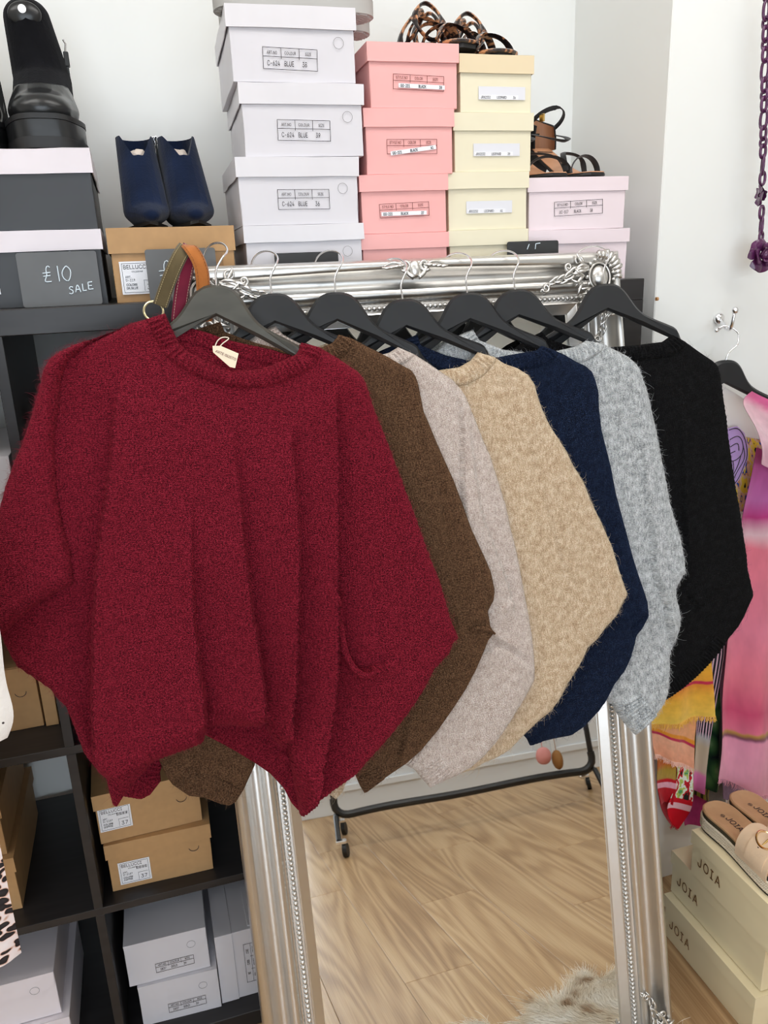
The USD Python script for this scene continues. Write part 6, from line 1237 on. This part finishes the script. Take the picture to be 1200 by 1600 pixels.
# ---------------------------------------------------------------- garments cropped by the left edge
CLOTH['lace'] = (.98, [(-.55, 1.42), (-.56, 1.2), (-.56, .95)], [(-.235, 1.40), (-.200, 1.16), (-.199, 1.10), (-.203, 1.03), (-.2035, .985), (-.214, .962)])
CLOTH['leo'] = (1.02, [(-.56, 1.0), (-.56, .8), (-.56, .55)], [(-.275, 1.0), (-.258, .80), (-.259, .74), (-.261, .665), (-.2635, .588)])
cloth('garment', 'white broderie garment cropped by the left picture edge', 'lace', mat('broderie', {'t': ('texture_coordinate', {}), 'v': ('voronoi_texture', dict(scale=55, feature='f1', randomness=.3)), 'r': ('rgb_ramp', dict(ramp=[(.10, srgb(60, 50, 48)), (.13, srgb(240, 234, 228))])), 'n': ('noise_texture', dict(scale=160, detail=3)), 'b': ('bump', dict(strength=.6, distance=.002)), 'p': ('principled_bsdf', dict(roughness=.85, specular_ior_level=.2))},
    [('t.object', 'v.vector'), ('v.distance', 'r.fac'), ('r.color', 'p.base_color'), ('t.object', 'n.vector'), ('n.fac', 'b.height'), ('b.normal', 'p.normal')]), .010, 4, seed=21, cat='garment')
cloth('garment', 'leopard print garment cropped by the left picture edge', 'leo', mat('leopard_print', {'t': ('texture_coordinate', {}), 'm': ('mapping', dict(scale=(1.0, 1, 1.5))), 'n': ('noise_texture', dict(scale=40, detail=1)), 'ad': ('mix', dict(mix_type='linear_light', fac=.012)), 'v': ('voronoi_texture', dict(scale=58, feature='smooth_f1', smoothness=.3, randomness=.9)), 'r': ('rgb_ramp', dict(ramp=[(.0, srgb(52, 48, 52)), (.34, srgb(36, 33, 36)), (.42, srgb(30, 28, 30)), (.46, srgb(206, 160, 138)), (.54, srgb(240, 224, 222)), (1, srgb(244, 234, 234))])), 'p': ('principled_bsdf', dict(roughness=.6, specular_ior_level=.3))},
    [('t.object', 'm.vector'), ('m.vector', 'ad.color1'), ('t.object', 'n.vector'), ('n.color', 'ad.color2'), ('ad.color', 'v.vector'), ('v.distance', 'r.fac'), ('r.color', 'p.base_color')]), .010, 3, seed=22, cat='garment')

# ---------------------------------------------------------------- what the mirror shows: counter, rail, pouches, rug
M['rail'] = plain('black_steel', srgb(26, 26, 28), .35)
cx0, cy0, cx1, cy1 = .47, -1.415, 2.25, -1.06
ang = math.atan2(cy1 - cy0, cx1 - cx0); ln_ = math.hypot(cx1 - cx0, cy1 - cy0)
t = thing('shop_counter', 'white panelled shop counter seen in the mirror', 'counter', (cx0, cy0, 0), ang)
WH = plain('counter_white', srgb(228, 232, 236), .25)
obj('counter_body', box(0, ln_, -.5, 0, .0, .90, .002), WH, t, False)
obj('counter_top', box(-.02, ln_ + .02, -.52, .02, .90, .93, .003), WH, t, False)
for k in range(3):
    a, b = .05 + k * .6, .05 + k * .6 + .55
    obj('panel_frame', [box(a, b, 0, .012, .10, .13, .002), box(a, b, 0, .012, .80, .83, .002), box(a, a + .03, 0, .012, .13, .80, .002), box(b - .03, b, 0, .012, .13, .80, .002)], WH, t, False)
t = thing('clothes_rail', 'black wheeled clothes rail standing before the counter in the mirror', 'clothes rail', (.547, -.842, 0), math.atan2(.205, 1.075))
RL = 1.10
obj('base_bar', tube(spline([(0, 0, .20), (.004, 0, .155), (.03, 0, .132), (.08, 0, .128), (.5, 0, .128), (RL - .08, 0, .128), (RL - .03, 0, .132), (RL - .004, 0, .155), (RL, 0, .20)], 60), .016, 10), M['rail'], t)
for x in (0, RL):
    obj('post', tube([[x, 0, .2], [x, 0, 1.55]], .012, 10), M['rail'], t)
    ft = obj('foot', tube([[x, -.20, .062], [x, -.02, .128], [x, .02, .128], [x, .115, .062]], .011, 10), M['rail'], t)
    for y in (-.2, .115):
        w = trimesh.creation.cylinder(.026, .018, sections=24); w.apply_transform(trimesh.transformations.rotation_matrix(PI / 2, [0, 1, .25])); w.apply_translation([x + .022, y + .01, .026]); cw = obj('castor_wheel', w, M['sole_black'], ft, 30)
        obj('castor_fork', [box(x - .012, x + .030, y - .012, y + .022, .050, .066, .004), box(x + .006, x + .010, y, y + .02, .02, .055, .001)], M['chrome'], ft, False)
obj('top_bar', tube([[-.0, 0, 1.55], [RL, 0, 1.55]], .012, 10), M['rail'], t)
for nm, lb, c, r, col in (('pouch', 'small pink pouch hanging from the clothes rail in the mirror', (1.434, -.685, .215), (.034, .026, .036), (224, 150, 146)), ('pouch', 'small tan brown pouch hanging beside the pink one in the mirror', (1.488, -.672, .19), (.022, .03, .040), (150, 104, 52))):
    t = thing(nm, lb, 'pouch', (0, 0, 0))
    s_ = trimesh.creation.icosphere(3, 1.0); s_.vertices *= 1 + .12 * (meshkit.fbm(s_.vertices * 2 + r[0] * 99, 2, 3)[:, None] - .5); s_.apply_scale(r); s_.apply_translation(c); obj('pouch_body', s_, plain('pouch_' + str(col[0]), srgb(*col), .7), t, True)
    obj('cord', tube([[c[0], c[1], c[2] + r[2] * .9], [c[0], c[1], 1.555]], .0015, 5), plain('pouch_cord_' + str(col[0]), srgb(*col), .8), t)

rp = Polygon(spline([(.483, .80), (.490, .745), (.530, .742), (.566, .765), (.586, .805), (.62, .790), (.673, .768), (.718, .768), (.768, .738), (.822, .728), (.88, .722), (.893, .76), (.895, .86), (.885, .97), (.86, 1.01), (.78, 1.0), (.66, 1.01), (.54, .98), (.49, .90)], 120, True)).buffer(0)
t = thing('fur_rug', 'cream and brown fluffy fur rug on the floor at the foot of the mirror', 'rug')
e = extrude(rp.buffer(-.012), .008); e.apply_translation([0, 0, .0004]); obj('backing', e, plain('rug_hide', srgb(206, 188, 160), .9), t, 30)
rs = np.random.default_rng(11); k = 26000; x0, y0, x1, y1 = rp.bounds
pp = np.column_stack([x0 + rs.random(k * 2) * (x1 - x0), y0 + rs.random(k * 2) * (y1 - y0)]); pp = pp[shapely.contains(rp.buffer(-.008), shapely.points(pp[:, 0], pp[:, 1]))][:k]; k = len(pp)
cen = np.array(rp.centroid.coords[0]); fl = meshkit.noise(np.column_stack([pp * 14, pp[:, :1] * 0]), 3) * 2 * PI
out = pp - cen; out /= np.linalg.norm(out, axis=1, keepdims=True) + 1e-9
ed = np.exp(-shapely.distance(shapely.points(pp[:, 0], pp[:, 1]), rp.exterior) / .03)[:, None]
d = np.column_stack([np.cos(fl), np.sin(fl)]) * .55 + out * ed * .8 + rs.normal(0, .25, (k, 2)) + [0, -.25]
ln3 = (.036 + .02 * rs.random((k, 1)))
b0 = np.column_stack([pp, np.full(k, .006)])
pts = np.stack([b0, b0 + ln3 * np.column_stack([d * .25, np.full(k, .42)]), b0 + ln3 * np.column_stack([d * .65, np.full(k, .66)]), b0 + ln3 * np.column_stack([d * 1.1, np.full(k, .70)])], 1)
bc = UsdGeom.BasisCurves.Define(stage, path_for('fur', t)); bc.CreateTypeAttr('linear'); bc.CreateCurveVertexCountsAttr(Vt.IntArray.FromNumpy(np.full(k, 4, np.int32)))
bc.CreatePointsAttr(Vt.Vec3fArray.FromNumpy(pts.reshape(-1, 3).astype(np.float32))); bc.CreateWidthsAttr(Vt.FloatArray.FromNumpy(np.tile([.0013, .0012, .0009, .0004], k).astype(np.float32))); bc.SetWidthsInterpolation('vertex')
fm = mat('rug_fur', {'g': ('geometry', {}), 'n': ('noise_texture', dict(scale=16, detail=2)), 'r': ('rgb_ramp', dict(ramp=[(.28, srgb(168, 138, 108)), (.40, srgb(226, 212, 190)), (.7, srgb(244, 238, 228))])), 'p': ('principled_bsdf', dict(roughness=.6, specular_ior_level=.3))}, [('g.position', 'n.vector'), ('n.fac', 'r.fac'), ('r.color', 'p.base_color')])
UsdShade.MaterialBindingAPI.Apply(bc.GetPrim()).Bind(fm); tag(bc.GetPrim(), kind='stuff')
